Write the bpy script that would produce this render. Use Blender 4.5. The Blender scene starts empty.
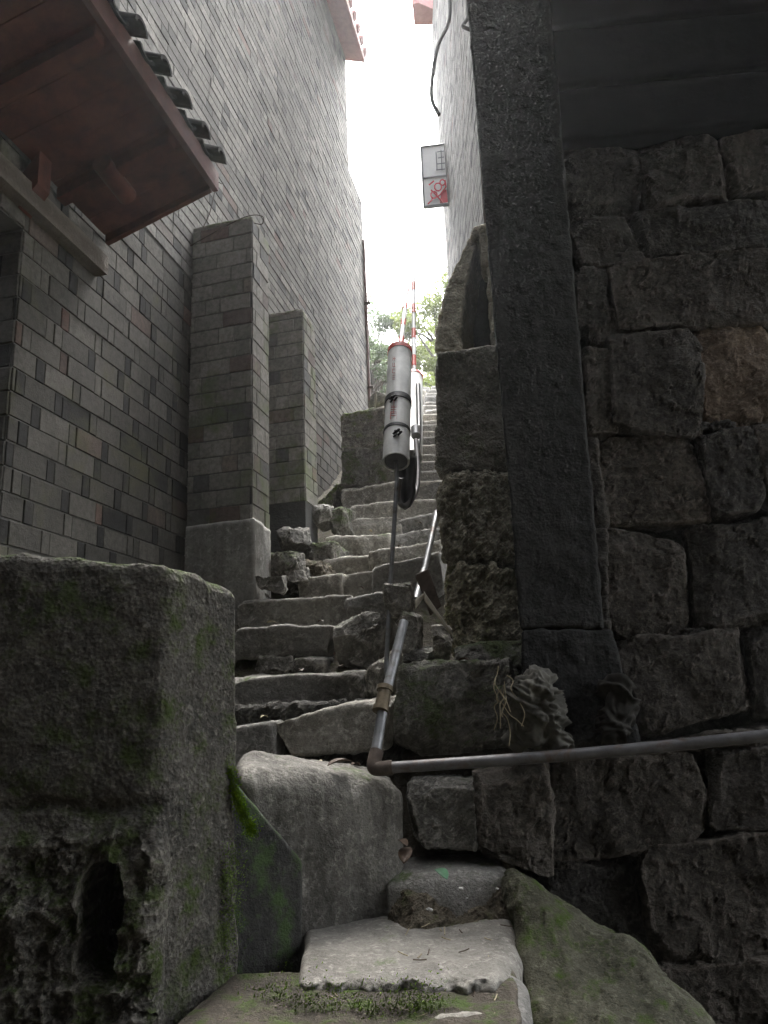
import bpy, math, random
import numpy as np
R=math.radians
random.seed(7); rng=np.random.RandomState(5)
scene=bpy.context.scene
COL=scene.collection
# ------------------------------------------------------------------ camera model
F=750.; PT=R(13.5); RL=R(2.3); H=1.1
def ray(px,py):
    u=(px-384)/F; v=(512-py)/F
    c,s=math.cos(RL),math.sin(RL)
    a=u*c+v*s; b=-u*s+v*c
    return np.array((a, math.cos(PT)-b*math.sin(PT), math.sin(PT)+b*math.cos(PT)))
EYE=np.array((0,0,H))
def P(px,py,Y):
    r=ray(px,py); return EYE+r*(Y/r[1])
def PZ(px,py,z):
    r=ray(px,py); return EYE+r*((z-H)/r[2])
def PW(px,py,O,n):            # hit a vertical (or any) plane through O with normal n
    r=ray(px,py); n=np.array(n,float); return EYE+r*(np.dot(np.array(O)-EYE,n)/np.dot(r,n))
A3=lambda *a: np.array(a,float)
# ------------------------------------------------------------------ noise
def _h(ix,iy,iz,seed):
    n=(ix.astype(np.int64)*374761393+iy.astype(np.int64)*668265263+iz.astype(np.int64)*2147483647+seed*1274126177)&0xffffffff
    n=((n^(n>>13))*1274126177)&0xffffffff
    n=((n^(n>>15))*2246822519)&0xffffffff
    return ((n^(n>>16))&0xffff)/32767.5-1.0
def vn(p,seed=0):
    i=np.floor(p); f=p-i; i=i.astype(np.int64); f=f*f*f*(f*(f*6-15)+10)
    x,y,z=i[:,0],i[:,1],i[:,2]; fx,fy,fz=f[:,0],f[:,1],f[:,2]
    def L(a,b,t): return a+(b-a)*t
    return L(L(L(_h(x,y,z,seed),_h(x+1,y,z,seed),fx),L(_h(x,y+1,z,seed),_h(x+1,y+1,z,seed),fx),fy),
             L(L(_h(x,y,z+1,seed),_h(x+1,y,z+1,seed),fx),L(_h(x,y+1,z+1,seed),_h(x+1,y+1,z+1,seed),fx),fy),fz)
def fbm(p,f,o=4,seed=0,g=.5,ridge=False):
    s=0;a=1.;t=0
    for k in range(o):
        q=p*f+k*17.3
        n=vn(q,seed+k)
        if ridge: n=1-2*np.abs(n)
        s=s+a*n; t+=a; a*=g; f*=2.03
    return s/t
def facets(p,f,seed=0):
    """chipped, planar facets: each random cell gets its own tilted plane"""
    q=p*f; i0=np.floor(q).astype(np.int64); best=np.full(len(q),1e9); out=np.zeros(len(q))
    for a in (-1,0,1):
        for b in (-1,0,1):
            for c in (-1,0,1):
                x,y,z=i0[:,0]+a,i0[:,1]+b,i0[:,2]+c
                o=np.stack([_h(x,y,z,seed+k) for k in range(3)],1)*.45+.5
                d=q-(np.stack([x,y,z],1)+o); D=(d*d).sum(1)
                g=np.stack([_h(x,y,z,seed+k) for k in (5,6,7)],1); v=(d*g).sum(1)+.35*_h(x,y,z,seed+9)
                m=D<best; best=np.where(m,D,best); out=np.where(m,v,out)
    return out
# ------------------------------------------------------------------ object helpers
def tag(o,label=None,cat=None,group=None,kind=None):
    if label: o['label']=label
    if cat: o['category']=cat
    if group: o['group']=group
    if kind: o['kind']=kind
    return o
def thing(name,loc,label,cat,group=None):
    o=bpy.data.objects.new(name,None); COL.objects.link(o); o.location=tuple(loc); o.empty_display_size=.1
    return tag(o,label,cat,group)
def mesh_obj(name,V,Fc,mat,parent=None,smooth=True,base=None,attrs=None):
    V=np.asarray(V,float)
    # parent offset
    off=A3(0,0,0); p=parent
    while p is not None: off=off+np.array(p.location); p=p.parent
    if parent is None:
        if base is None:
            base=A3(V[:,0].mean(),V[:,1].mean(),V[:,2].min())
        off=np.array(base,float)
    me=bpy.data.meshes.new(name)
    if isinstance(Fc,np.ndarray):
        n=len(Fc);k=Fc.shape[1]
        me.vertices.add(len(V)); me.vertices.foreach_set('co',(V-off).ravel())
        me.loops.add(n*k); me.loops.foreach_set('vertex_index',Fc.ravel().astype(np.int32))
        me.polygons.add(n); me.polygons.foreach_set('loop_start',np.arange(0,n*k,k,dtype=np.int32))
        me.update(calc_edges=True); me.validate()
    else:
        me.from_pydata((V-off).tolist(),[],Fc); me.update()
    if attrs:
        for an,vals in attrs.items():
            at=me.attributes.new(an,'FLOAT','FACE'); at.data.foreach_set('value',np.asarray(vals,np.float32))
    me.polygons.foreach_set('use_smooth',[bool(smooth)]*len(me.polygons))
    for m in (mat if isinstance(mat,list) else [mat]): me.materials.append(m)
    o=bpy.data.objects.new(name,me); COL.objects.link(o)
    if parent is None: o.location=tuple(off)
    else: o.parent=parent
    return o
def vnormals(V,Q):
    a,b,c,d=(V[Q[:,k]] for k in range(4))
    n=np.cross(c-a,d-b); N=np.zeros_like(V)
    for k in range(4): np.add.at(N,Q[:,k],n)
    return N/(np.linalg.norm(N,axis=1)[:,None]+1e-12)
def boxgrid(nx,ny,nz):
    """all six faces of an nx*ny*nz grid, welded"""
    quads=[]
    def face(fn,n,m,flip):
        i,j=np.meshgrid(np.arange(n),np.arange(m),indexing='ij'); i=i.ravel(); j=j.ravel()
        q=[fn(i,j),fn(i+1,j),fn(i+1,j+1),fn(i,j+1)]
        if flip: q=q[::-1]
        quads.append(np.stack(q,1))
    z=lambda a:np.zeros_like(a)
    key=lambda i,j,k:(i*(ny+1)+j)*(nz+1)+k
    face(lambda i,j:key(i,j,z(i)),nx,ny,True);  face(lambda i,j:key(i,j,z(i)+nz),nx,ny,False)
    face(lambda i,j:key(i,z(i),j),nx,nz,False); face(lambda i,j:key(i,z(i)+ny,j),nx,nz,True)
    face(lambda i,j:key(z(i),i,j),ny,nz,True);  face(lambda i,j:key(z(i)+nx,i,j),ny,nz,False)
    Q=np.concatenate(quads); u,inv=np.unique(Q,return_inverse=True); Q=inv.reshape(Q.shape)
    k=u%(nz+1); j=(u//(nz+1))%(ny+1); i=u//((nz+1)*(ny+1))
    return np.stack([i/nx*2-1,j/ny*2-1,k/nz*2-1],1).astype(float),Q
def hexv(C,res=.03,r=.03,amp=.01,freq=8,seed=0,ridge=.5,warp=.0,extra=None,maxn=260,fac=0.,facf=9.,cuts=0,deep=.30):
    """C: front TL,TR,BR,BL then back TL,TR,BR,BL. returns displaced rounded block"""
    C=[np.array(c,float) for c in C]
    d=lambda a,b:np.linalg.norm(C[a]-C[b])
    lx=(d(0,1)+d(3,2)+d(4,5)+d(7,6))/4; lz=(d(0,3)+d(1,2)+d(4,7)+d(5,6))/4; ly=(d(0,4)+d(1,5)+d(2,6)+d(3,7))/4
    n=[int(min(maxn,max(2,round(l/res)))) for l in (lx,ly,lz)]
    p,Q=boxgrid(*n)
    h=A3(lx,ly,lz)/2; rr=min(r,h.min()*.98)
    q=p*h; inner=np.clip(q,-(h-rr),h-rr); de=q-inner; L=np.linalg.norm(de,axis=1)[:,None]
    q=inner+de/(L+1e-9)*rr; t=(q/h+1)/2
    u,v,w=t[:,0:1],t[:,1:2],t[:,2:3]      # v: front->back, w: bottom->top
    V=((C[3]*(1-u)+C[2]*u)*(1-w)+(C[0]*(1-u)+C[1]*u)*w)*(1-v)+((C[7]*(1-u)+C[6]*u)*(1-w)+(C[4]*(1-u)+C[5]*u)*w)*v
    ctr=V.mean(0)
    if cuts:                    # break the block with random planes: flat fracture faces
        rr2=np.random.RandomState(seed+999); hm=min(lx,ly,lz)/2
        for _ in range(cuts):
            g=rr2.normal(size=3); g[1]=-abs(g[1])*1.1 if rr2.rand()<.7 else g[1]; g/=np.linalg.norm(g)
            pr_=(V-ctr)@g; mx=pr_.max(); cutd=mx-hm*deep*rr2.uniform(.25,1.)
            over=np.clip(pr_-cutd,0,None); V=V-g*over[:,None]
    N=vnormals(V,Q)
    if np.sum(N*(V-ctr))<0: Q=Q[:,::-1]; N=-N
    if warp:
        V=V+warp*np.stack([fbm(V,freq*.35,2,seed+50+k) for k in range(3)],1)
    dsp=(1-ridge)*fbm(V,freq,5,seed)+ridge*fbm(V,freq*.8,5,seed+9,ridge=True)-.3*ridge
    if amp: V=V+N*(dsp*amp)[:,None]
    if fac:
        Wp=V+.035*np.stack([fbm(V,16,3,seed+70+k) for k in range(3)],1)
        V=V+N*(fac*(facets(Wp,facf,seed)*.75+facets(Wp,facf*2.3,seed+3)*.35))[:,None]
    if extra is not None: V=extra(V,N,t)
    return V,Q
def block(name,C,mat,parent=None,**k):
    base=k.pop('base',None)
    sm=not(k.get('amp',.01)==0 or k.get('res',.03)>=.05 or k.pop('flat',False) or k.get('fac',0)>.01)
    V,Q=hexv(C,**k); return mesh_obj(name,V,Q,mat,parent,base=base,smooth=sm)
DV=A3(.206,1,0); 
def qhex(quad,Y,depth,dirv=DV):
    """quad: 4 photo points tl,tr,br,bl at distance(s) Y; extruded back by depth metres"""
    Ys=Y if hasattr(Y,'__len__') else [Y]*4
    f=[P(q[0],q[1],y) for q,y in zip(quad,Ys)]
    return f+[p+np.array(dirv)*depth for p in f]
def tube_v(pts,rad,seg=12,cap=True):
    pts=[np.array(p,float) for p in pts]; n=len(pts)
    rad=rad if hasattr(rad,'__len__') else [rad]*n
    V=[];Fc=[]; up=None
    for i,p in enumerate(pts):
        t=pts[min(i+1,n-1)]-pts[max(i-1,0)]; t/=np.linalg.norm(t)+1e-9
        if up is None:
            up=A3(0,0,1) if abs(t[2])<.9 else A3(1,0,0)
        a=np.cross(t,up); a/=np.linalg.norm(a); b=np.cross(a,t); up=b
        for s in range(seg):
            an=2*math.pi*s/seg; V.append(p+rad[i]*(a*math.cos(an)+b*math.sin(an)))
    for i in range(n-1):
        for s in range(seg):
            s2=(s+1)%seg; Fc.append((i*seg+s,i*seg+s2,(i+1)*seg+s2,(i+1)*seg+s))
    if cap:
        b=len(V); V+=V[:seg]+V[(n-1)*seg:n*seg]
        Fc.append(tuple(b+s for s in range(seg))[::-1]); Fc.append(tuple(b+seg+s for s in range(seg)))
    return V,Fc
def tube(name,pts,rad,mat,parent=None,seg=12,cap=True,base=None,smooth=True):
    V,Fc=tube_v(pts,rad,seg,cap); o=mesh_obj(name,V,Fc,mat,parent,smooth=smooth,base=base)
    return o
def spline(pts,n=8):
    pts=[np.array(p,float) for p in pts]; out=[]
    for i in range(len(pts)-1):
        p0=pts[max(i-1,0)];p1=pts[i];p2=pts[i+1];p3=pts[min(i+2,len(pts)-1)]
        for k in range(n):
            t=k/n; out.append(.5*((2*p1)+(-p0+p2)*t+(2*p0-5*p1+4*p2-p3)*t*t+(-p0+3*p1-3*p2+p3)*t**3))
    out.append(pts[-1]); return out
# ------------------------------------------------------------------ materials
def newmat(name):
    m=bpy.data.materials.new(name); m.use_nodes=True; nt=m.node_tree; nt.nodes.clear()
    o=nt.nodes.new('ShaderNodeOutputMaterial'); b=nt.nodes.new('ShaderNodeBsdfPrincipled'); nt.links.new(b.outputs[0],o.inputs[0])
    return m,nt,b
def nd(nt,t,**k):
    n=nt.nodes.new(t)
    for a,v in k.items():
        if a in n.inputs.keys(): n.inputs[a].default_value=v
        else: setattr(n,a,v)
    return n
def pos(nt,scale=(1,1,1),rot=(0,0,0)):
    g=nd(nt,'ShaderNodeNewGeometry'); mp=nd(nt,'ShaderNodeMapping'); mp.inputs['Scale'].default_value=scale; mp.inputs['Rotation'].default_value=rot
    nt.links.new(g.outputs['Position'],mp.inputs['Vector']); return mp.outputs[0]
def noise(nt,vec,scale,detail=6,rough=.6,dist=0):
    n=nd(nt,'ShaderNodeTexNoise',Scale=scale,Detail=detail,Roughness=rough,Distortion=dist); nt.links.new(vec,n.inputs['Vector']); return n.outputs['Fac']
def ramp(nt,fac,stops):
    r=nd(nt,'ShaderNodeValToRGB'); e=r.color_ramp.elements
    while len(e)<len(stops): e.new(.5)
    for k,(p,c) in enumerate(stops):
        e[k].position=p; e[k].color=(c,c,c,1) if not hasattr(c,'__len__') else (*c,1)
    nt.links.new(fac,r.inputs[0]); return r.outputs[0]
def mix(nt,a,b,f,mode='MIX'):
    m=nd(nt,'ShaderNodeMix',data_type='RGBA',blend_type=mode)
    for s,v in ((6,a),(7,b),(0,f)):
        if isinstance(v,(int,float)): m.inputs[s].default_value=v if s==0 else (v,v,v,1)
        elif isinstance(v,tuple): m.inputs[s].default_value=(*v,1)
        else: nt.links.new(v,m.inputs[s])
    return m.outputs[2]
def math_(nt,op,a,b=0,c=0):
    m=nd(nt,'ShaderNodeMath',operation=op)
    for k,v in enumerate((a,b,c)):
        if isinstance(v,(int,float)): m.inputs[k].default_value=v
        else: nt.links.new(v,m.inputs[k])
    return m.outputs[0]
def bump(nt,b,h,strength,dist):
    bp=nd(nt,'ShaderNodeBump',Strength=strength,Distance=dist); nt.links.new(h,bp.inputs['Height']); nt.links.new(bp.outputs[0],b.inputs['Normal'])
def stone_mat(name,c1,c2,c3=None,edge=.55,moss=0.,mosscol=(.035,.055,.012),mossup=.5,bs=1.,scale=1.,rough=.92,strata=0,zmoss=None,streak=0,pits=0,spec=.25):
    m,nt,b=newmat(name); v=pos(nt); 
    big=noise(nt,v,1.7*scale,5,.6); mid=noise(nt,v,9*scale,7,.65); fine=noise(nt,v,55*scale,5,.7)
    col=mix(nt,c1,c2,ramp(nt,mid,[(.32,0),(.68,1)]))
    c3=c3 or tuple(x*.55 for x in c1)
    col=mix(nt,col,c3,ramp(nt,big,[(.42,0),(.66,.8)]))
    col=mix(nt,col,tuple(min(1,x*1.7) for x in c2),ramp(nt,noise(nt,v,23*scale,6,.7,.6),[(.52,0),(.68,.7)]))
    col=mix(nt,col,(.5,.5,.5),ramp(nt,fine,[(.3,.75),(.52,0)]),'MULTIPLY')
    ge=nd(nt,'ShaderNodeNewGeometry'); col=mix(nt,col,tuple(min(1,x*2.0) for x in c2),ramp(nt,ge.outputs['Pointiness'],[(.505,0),(.56,edge)]))
    if streak:
        sv=pos(nt,(9,9,.7)); sn=noise(nt,sv,1.0,5,.6)
        col=mix(nt,col,tuple(x*.35 for x in c1),ramp(nt,sn,[(.48,0),(.7,streak)]))
    if moss>0:
        g=nd(nt,'ShaderNodeNewGeometry'); sp=nd(nt,'ShaderNodeSeparateXYZ'); nt.links.new(g.outputs['Normal'],sp.inputs[0])
        mn=noise(nt,v,4.5*scale,7,.72)
        up=math_(nt,'MULTIPLY_ADD',sp.outputs[2],mossup*.25,mn)
        if zmoss:
            s2=nd(nt,'ShaderNodeSeparateXYZ'); nt.links.new(g.outputs['Position'],s2.inputs[0])
            mr=nd(nt,'ShaderNodeMapRange'); mr.inputs[1].default_value=zmoss[0]; mr.inputs[2].default_value=zmoss[1]; mr.inputs[3].default_value=0; mr.inputs[4].default_value=.2
            nt.links.new(s2.outputs[2],mr.inputs[0]); up=math_(nt,'ADD',up,mr.outputs[0])
        th=.78-.42*moss
        mf=ramp(nt,up,[(th,0),(th+.13,1)])
        mc=mix(nt,mosscol,tuple(x*1.9 for x in mosscol),noise(nt,v,70,4,.7))
        col=mix(nt,col,mc,mf)
    oi=nd(nt,'ShaderNodeObjectInfo'); hv=nd(nt,'ShaderNodeHueSaturation'); nt.links.new(math_(nt,'MULTIPLY_ADD',oi.outputs['Random'],.55,.74),hv.inputs['Value']); nt.links.new(col,hv.inputs['Color'])
    nt.links.new(math_(nt,'MULTIPLY_ADD',oi.outputs['Random'],.5,.7),hv.inputs['Saturation'])
    col=hv.outputs[0]
    nt.links.new(col,b.inputs['Base Color'])
    b.inputs['Roughness'].default_value=rough; b.inputs['Specular IOR Level'].default_value=spec
    hgt=math_(nt,'ADD',math_(nt,'MULTIPLY',mid,1.0),math_(nt,'MULTIPLY',fine,.5))
    if strata:
        st=noise(nt,pos(nt,(2,2,22),(.1,.25,0)),1.5,5,.6,.8); hgt=math_(nt,'MULTIPLY_ADD',st,strata,hgt)
    if pits:
        vo=nd(nt,'ShaderNodeTexVoronoi',Scale=60.); nt.links.new(v,vo.inputs['Vector'])
        hgt=math_(nt,'MULTIPLY_ADD',vo.outputs['Distance'],pits,hgt)
    bump(nt,b,hgt,.9,.03*bs); return m
def plain(name,c,rough=.6,metal=0,noisy=.3,nscale=20,bs=0.,spec=.4):
    m,nt,b=newmat(name); v=pos(nt)
    n=noise(nt,v,nscale,6,.65)
    col=mix(nt,c,tuple(x*(1-noisy) for x in c),ramp(nt,n,[(.35,0),(.7,1)]))
    if metal>.3 and 'steel' in name: col=mix(nt,col,(.09,.055,.035),ramp(nt,noise(nt,v,7,7,.7,.5),[(.52,0),(.66,.85)]))
    nt.links.new(col,b.inputs['Base Color']); b.inputs['Roughness'].default_value=rough; b.inputs['Metallic'].default_value=metal
    b.inputs['Specular IOR Level'].default_value=spec
    if bs: bump(nt,b,n,.6,bs)
    return m
def brick_mat(name,lo,mid_,hi,red=.93,moss=.3,mosscol=(.10,.105,.055)):
    m,nt,b=newmat(name); v=pos(nt)
    at=nd(nt,'ShaderNodeAttribute',attribute_name='tone'); ah=nd(nt,'ShaderNodeAttribute',attribute_name='hue')
    col=ramp(nt,at.outputs['Fac'],[(0,lo),(.22,lo),(.3,mid_),(.7,tuple((a+c)/2 for a,c in zip(mid_,hi))),(1,hi)])
    col=mix(nt,col,(.17,.095,.075),ramp(nt,ah.outputs['Fac'],[(red,0),(1,.8)]))
    n=noise(nt,pos(nt,(1,1,1)),30,7,.7); n2=noise(nt,v,1.1,5,.6)
    col=mix(nt,col,.45,ramp(nt,n,[(.35,.8),(.6,0)]),'MULTIPLY'); col=mix(nt,col,tuple(x*.4 for x in mid_),ramp(nt,noise(nt,pos(nt,(1,1,.35)),2.6,7,.7,.5),[(.5,0),(.68,.6)]))
    col=mix(nt,col,tuple(x*.55 for x in mid_),ramp(nt,n2,[(.5,0),(.72,.6)]))
    n3=noise(nt,v,2.2,6,.65,.4)
    col=mix(nt,col,mosscol,ramp(nt,n3,[(.72-.35*moss,0),(.86-.3*moss,.75)]))
    nt.links.new(col,b.inputs['Base Color']); b.inputs['Roughness'].default_value=.88; b.inputs['Specular IOR Level'].default_value=.3
    bump(nt,b,math_(nt,'ADD',n,math_(nt,'MULTIPLY',noise(nt,v,120,4,.6),.4)),.5,.008)
    return m
G=lambda g,w=0:(g*(1+w*.8),g*.99,g*(1-w*1.3)*.95)
M=dict(
 block=stone_mat('rough_concrete_mossy',G(.065,.08),G(.15,.09),G(.035,.06),moss=.67,mosscol=(.034,.048,.010),mossup=.3,bs=1.3,scale=1.6,pits=.5),
 blockside=stone_mat('dark_damp_stone',G(.035,.05),G(.055,.05),G(.022),moss=.66,mosscol=(.028,.055,.008),mossup=.2,bs=.6,scale=1.6,streak=.5),
 plaster=stone_mat('pale_worn_plaster',G(.13,.08),G(.20,.07),G(.055,.09),moss=.2,bs=.8,scale=1.1,streak=.65,rough=.8),
 tread=stone_mat('pale_worn_step',G(.14,.06),G(.19,.05),G(.085,.07),moss=.15,bs=.5,scale=1.3,rough=.75),
 treadmoss=stone_mat('pale_step_with_moss',G(.17,.05),G(.22,.04),G(.10,.06),moss=.38,bs=.8,scale=1.3),
 step=stone_mat('weathered_step_stone',G(.19,.06),G(.27,.055),G(.11,.07),moss=.25,mossup=.6,bs=1.0,strata=.12),
 stepfar=stone_mat('pale_far_step_stone',G(.2,.05),G(.28,.05),G(.12,.06),moss=.12,mossup=.2,bs=1.0,strata=.12),
 rock=stone_mat('rough_rock',G(.16,.06),G(.24,.06),G(.08,.07),moss=.34,bs=1.3),
 mossrock=stone_mat('mossy_rock',G(.15,.07),G(.22,.08),G(.08,.07),moss=.66,mosscol=(.05,.068,.018),bs=1.3),
 pier=stone_mat('greenish_pier_stone',(.22,.20,.155),(.31,.285,.22),(.13,.12,.085),moss=.48,mosscol=(.10,.115,.04),mossup=.2,bs=1.6,pits=.3),
 wall=stone_mat('dark_wall_stone',(.046,.041,.035),(.078,.069,.06),(.026,.023,.019),moss=.03,bs=1.6,strata=.1),
 wallbrown=stone_mat('brown_wall_stone',(.10,.078,.058),(.14,.11,.085),(.07,.052,.04),moss=.0,bs=1.3,strata=.1),
 mortar=stone_mat('dark_rubble_mortar',G(.035,.06),G(.05,.06),G(.02),bs=1.5),
 column=stone_mat('dark_concrete',G(.014,.01),G(.022,.0),G(.009),moss=0,bs=.35,scale=1.4,streak=.5,pits=.25,edge=.25),
 cement=stone_mat('grey_cement_render',G(.26,.02),G(.34,.02),G(.15,.03),moss=.1,bs=.35,streak=.5),
 dirt=stone_mat('dirt_with_moss',(.065,.055,.042),(.10,.085,.068),(.04,.036,.026),moss=.38,mosscol=(.04,.062,.012),mossup=.5,bs=1.4,scale=2),
 mound=stone_mat('mossy_earth',(.06,.052,.04),(.09,.078,.06),(.035,.03,.022),moss=.5,mosscol=(.03,.038,.012),mossup=.2,bs=1.5,scale=1.6),
 green=stone_mat('bright_moss',(.14,.23,.025),(.20,.33,.04),(.09,.14,.02),moss=0,bs=1.5,scale=4,rough=1,spec=.1),
 ledge=stone_mat('mossy_ledge_concrete',(.06,.057,.042),(.095,.092,.068),(.036,.035,.023),moss=.58,mosscol=(.03,.045,.01),mossup=.1,bs=1.4,scale=1.8),
 steel=plain('galvanised_steel',(.30,.305,.31),.5,.55,.45,14,.002),
 steeldk=plain('dull_steel_pipe',(.15,.145,.148),.55,.35,.5,10,.003),
 brass=plain('tarnished_coupling',(.14,.11,.07),.6,.5,.5,30,.003),
 rust=plain('rusty_elbow',(.10,.075,.06),.8,.2,.5,30,.004),
 pvc=plain('white_plastic_tube',(.78,.78,.75),.5,0,.42,4.5,.001),
 red=plain('red_plastic',(.50,.06,.04),.5,0,.2,12),
 redink=plain('faded_red_lettering',(.42,.12,.10),.6,0,.35,60),
 white=plain('white_sleeve',(.7,.7,.7),.5,0,.15,8),
 black=plain('black_rubber',(.012,.012,.013),.5,0,.2,12,spec=.4),
 shell=plain('dark_bent_sheet',(.05,.05,.052),.35,.5,.5,14,.004),
 wood=plain('split_pale_wood',(.42,.38,.31),.8,0,.3,30,.004),
 soffit=plain('red_brown_painted_timber',(.115,.04,.026),.65,0,.6,6,.008,spec=.2),
 fascia=plain('dull_maroon_fascia',(.13,.05,.04),.5,0,.4,14,.004),
 pink=plain('pale_red_eave',(.34,.14,.13),.6,0,.3,12,.004),
 tile=plain('black_clay_tile',(.028,.029,.03),1.0,0,.6,25,.01,spec=.05),
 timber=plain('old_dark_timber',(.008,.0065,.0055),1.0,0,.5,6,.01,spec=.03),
 lintel=stone_mat('sandy_lintel',(.09,.075,.058),(.12,.10,.08),(.055,.048,.038),bs=.6),
 cloth=plain('grey_dirty_cloth',(.12,.115,.10),.95,0,.6,16,.004,spec=.1),
 clothdk=plain('dark_dirty_cloth',(.035,.033,.029),.95,0,.6,16,.006,spec=.1),
 leafg=plain('green_leaf',(.07,.17,.09),.5,0,.3,40),
 leafb=plain('dead_brown_leaf',(.055,.03,.015),.7,0,.4,40),
 straw=plain('dry_straw',(.33,.28,.18),.8,0,.3,40),
 rebar=plain('rusty_wire',(.06,.04,.03),.8,.2,.4,40),
 drain=plain('red_brown_drainpipe',(.22,.14,.125),.6,0,.3,14),
 cable=plain('grey_cable',(.07,.065,.06),.6,0,.3,14),
 signred=plain('sign_red',(.62,.05,.07),.5,0,.1,10),
 signwhite=plain('sign_white',(.75,.74,.72),.5,0,.1,10),
 signgrey=plain('sign_grey_lines',(.20,.2,.2),.5,0,.1,10),
 bark=plain('tree_bark',(.09,.075,.06),.9,0,.4,10,.01),
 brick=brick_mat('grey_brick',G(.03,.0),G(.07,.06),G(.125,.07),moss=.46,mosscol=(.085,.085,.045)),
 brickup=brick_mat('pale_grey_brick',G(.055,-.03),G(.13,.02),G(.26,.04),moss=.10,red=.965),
 brickpil=brick_mat('mossy_pillar_brick',G(.15,0),G(.23,.05),G(.34,.06),red=.88,moss=.6,mosscol=(.12,.155,.055)),
 joint=stone_mat('dark_brick_joint',G(.045,.02),G(.07,.02),G(.03),bs=.5),
)
def leafmat(name,c):
    m,nt,b=newmat(name); v=pos(nt); n=noise(nt,v,1.2,4,.6)
    col=mix(nt,c,tuple(x*.5 for x in c),ramp(nt,n,[(.35,0),(.65,1)])); nt.links.new(col,b.inputs['Base Color'])
    b.inputs['Roughness'].default_value=.6
    tr=nd(nt,'ShaderNodeBsdfTranslucent'); nt.links.new(col,tr.inputs[0]); ms=nd(nt,'ShaderNodeMixShader',Fac=.45)
    o=[x for x in nt.nodes if x.type=='OUTPUT_MATERIAL'][0]
    nt.links.new(b.outputs[0],ms.inputs[1]); nt.links.new(tr.outputs[0],ms.inputs[2]); nt.links.new(ms.outputs[0],o.inputs[0]); return m
M['leafA']=leafmat('yellow_green_foliage',(.17,.21,.06)); M['leafB']=leafmat('mid_green_foliage',(.12,.16,.085))
# ------------------------------------------------------------------ terrain
STY=[-60,2.3,2.5,3.7,3.95,4.1,4.6,5.1,5.9,7.2,8.3,15.2,17,40,200]
STZ=[-.5,-.5,-.3,-.3,.55,.75,1.12,1.55,1.98,2.65,3.2,7.35,7.8,9,12]
def ground_z(x,y): 
    z=np.interp(y,STY,STZ)
    r=np.clip((x-.45)/.3,0,1); z=np.where(y<4.6, z*(1-r)+(-.45)*r, z)
    return z
gx=np.unique(np.concatenate([np.linspace(-150,-4,20),np.arange(-4,4,.08),np.linspace(4,150,20)]))
gy=np.unique(np.concatenate([np.linspace(-100,-1,14),np.arange(-1,18,.08),np.linspace(18,200,26)]))
X,Y=np.meshgrid(gx,gy,indexing='ij'); V=np.stack([X.ravel(),Y.ravel(),ground_z(X,Y).ravel()],1)
near=(np.abs(V[:,0])<5)&(V[:,1]<20)
V[:,2]+=np.where(near,.05*fbm(V,4,4,3),0)
nyy=len(gy); i,j=np.meshgrid(np.arange(len(gx)-1),np.arange(nyy-1),indexing='ij'); i=i.ravel();j=j.ravel()
Q=np.stack([i*nyy+j,(i+1)*nyy+j,(i+1)*nyy+j+1,i*nyy+j+1],1)
tag(mesh_obj('ground',V,Q,M['mound'],base=A3(0,0,0)),'dark mossy earth slope under and beside the steps',None,None,'structure')
# ------------------------------------------------------------------ brickwork
def bricks(O,U,L,z0,z1,n,course=.128,thick=.007,seed=0,style='cavity',mortar=.009,head=.004,dark=.35,inset=0):
    """brick faces standing proud of a plane; O,U horizontal start and direction"""
    r=random.Random(seed); O=np.array(O,float); U=np.array(U,float); U/=np.linalg.norm(U); n=np.array(n,float)
    V=[];Fc=[];tone=[];hue=[]
    k=0; z=z0
    while z<z1-.02:
        zt=min(z+course,z1)
        s=-r.random()*.25; idx=r.randint(0,1)
        while s<L:
            if style=='cavity':
                w=.25 if idx%2==0 else .068; hdr=idx%2==1
                if r.random()<.12: idx+=1
            else:
                w=r.choice((.25,.25,.125) if course>.11 else (.27,.3,.33,.13)); hdr=w<.2
            w*=r.uniform(.96,1.04)
            a=max(s,0)+head/2; b=min(s+w,L)-head/2
            if b-a>.012:
                t=thick+r.uniform(-.0025,.003); tl=r.uniform(-.0015,.0015)
                zz0=z+mortar/2+tl; zz1=zt-mortar/2+tl*.5; ch=.003
                i0=len(V)
                for (aa,bb,c0,c1,dd) in ((a,b,zz0,zz1,-.004),(a,b,zz0,zz1,t-ch),(a+ch,b-ch,zz0+ch,zz1-ch,t)):
                    for (uu,ww) in ((aa,c0),(bb,c0),(bb,c1),(aa,c1)):
                        q=O+U*uu+n*dd; V.append((q[0],q[1],ww+r.uniform(-.0008,.0008)))
                fs=[(8,9,10,11)]
                for lv in (0,4):
                    for e in range(4): fs.append((lv+e,lv+(e+1)%4,lv+4+(e+1)%4,lv+4+e))
                tn=r.uniform(.3,1) if not (hdr and r.random()<dark+.3) else r.uniform(0,.25)
                if not hdr and r.random()<.05: tn=r.uniform(.05,.3)
                hh=r.random()
                for f in fs: Fc.append([i0+q for q in f]); tone.append(tn); hue.append(hh)
            s+=w; idx+=1
        z=zt; k+=1
    return np.array(V),np.array(Fc),tone,hue
def brick_face(name,args,mat,parent,**k):
    V,Fc,t,h=bricks(*args,**k)
    return mesh_obj(name,V,Fc,mat,parent,smooth=False,attrs=dict(tone=t,hue=h))
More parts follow.
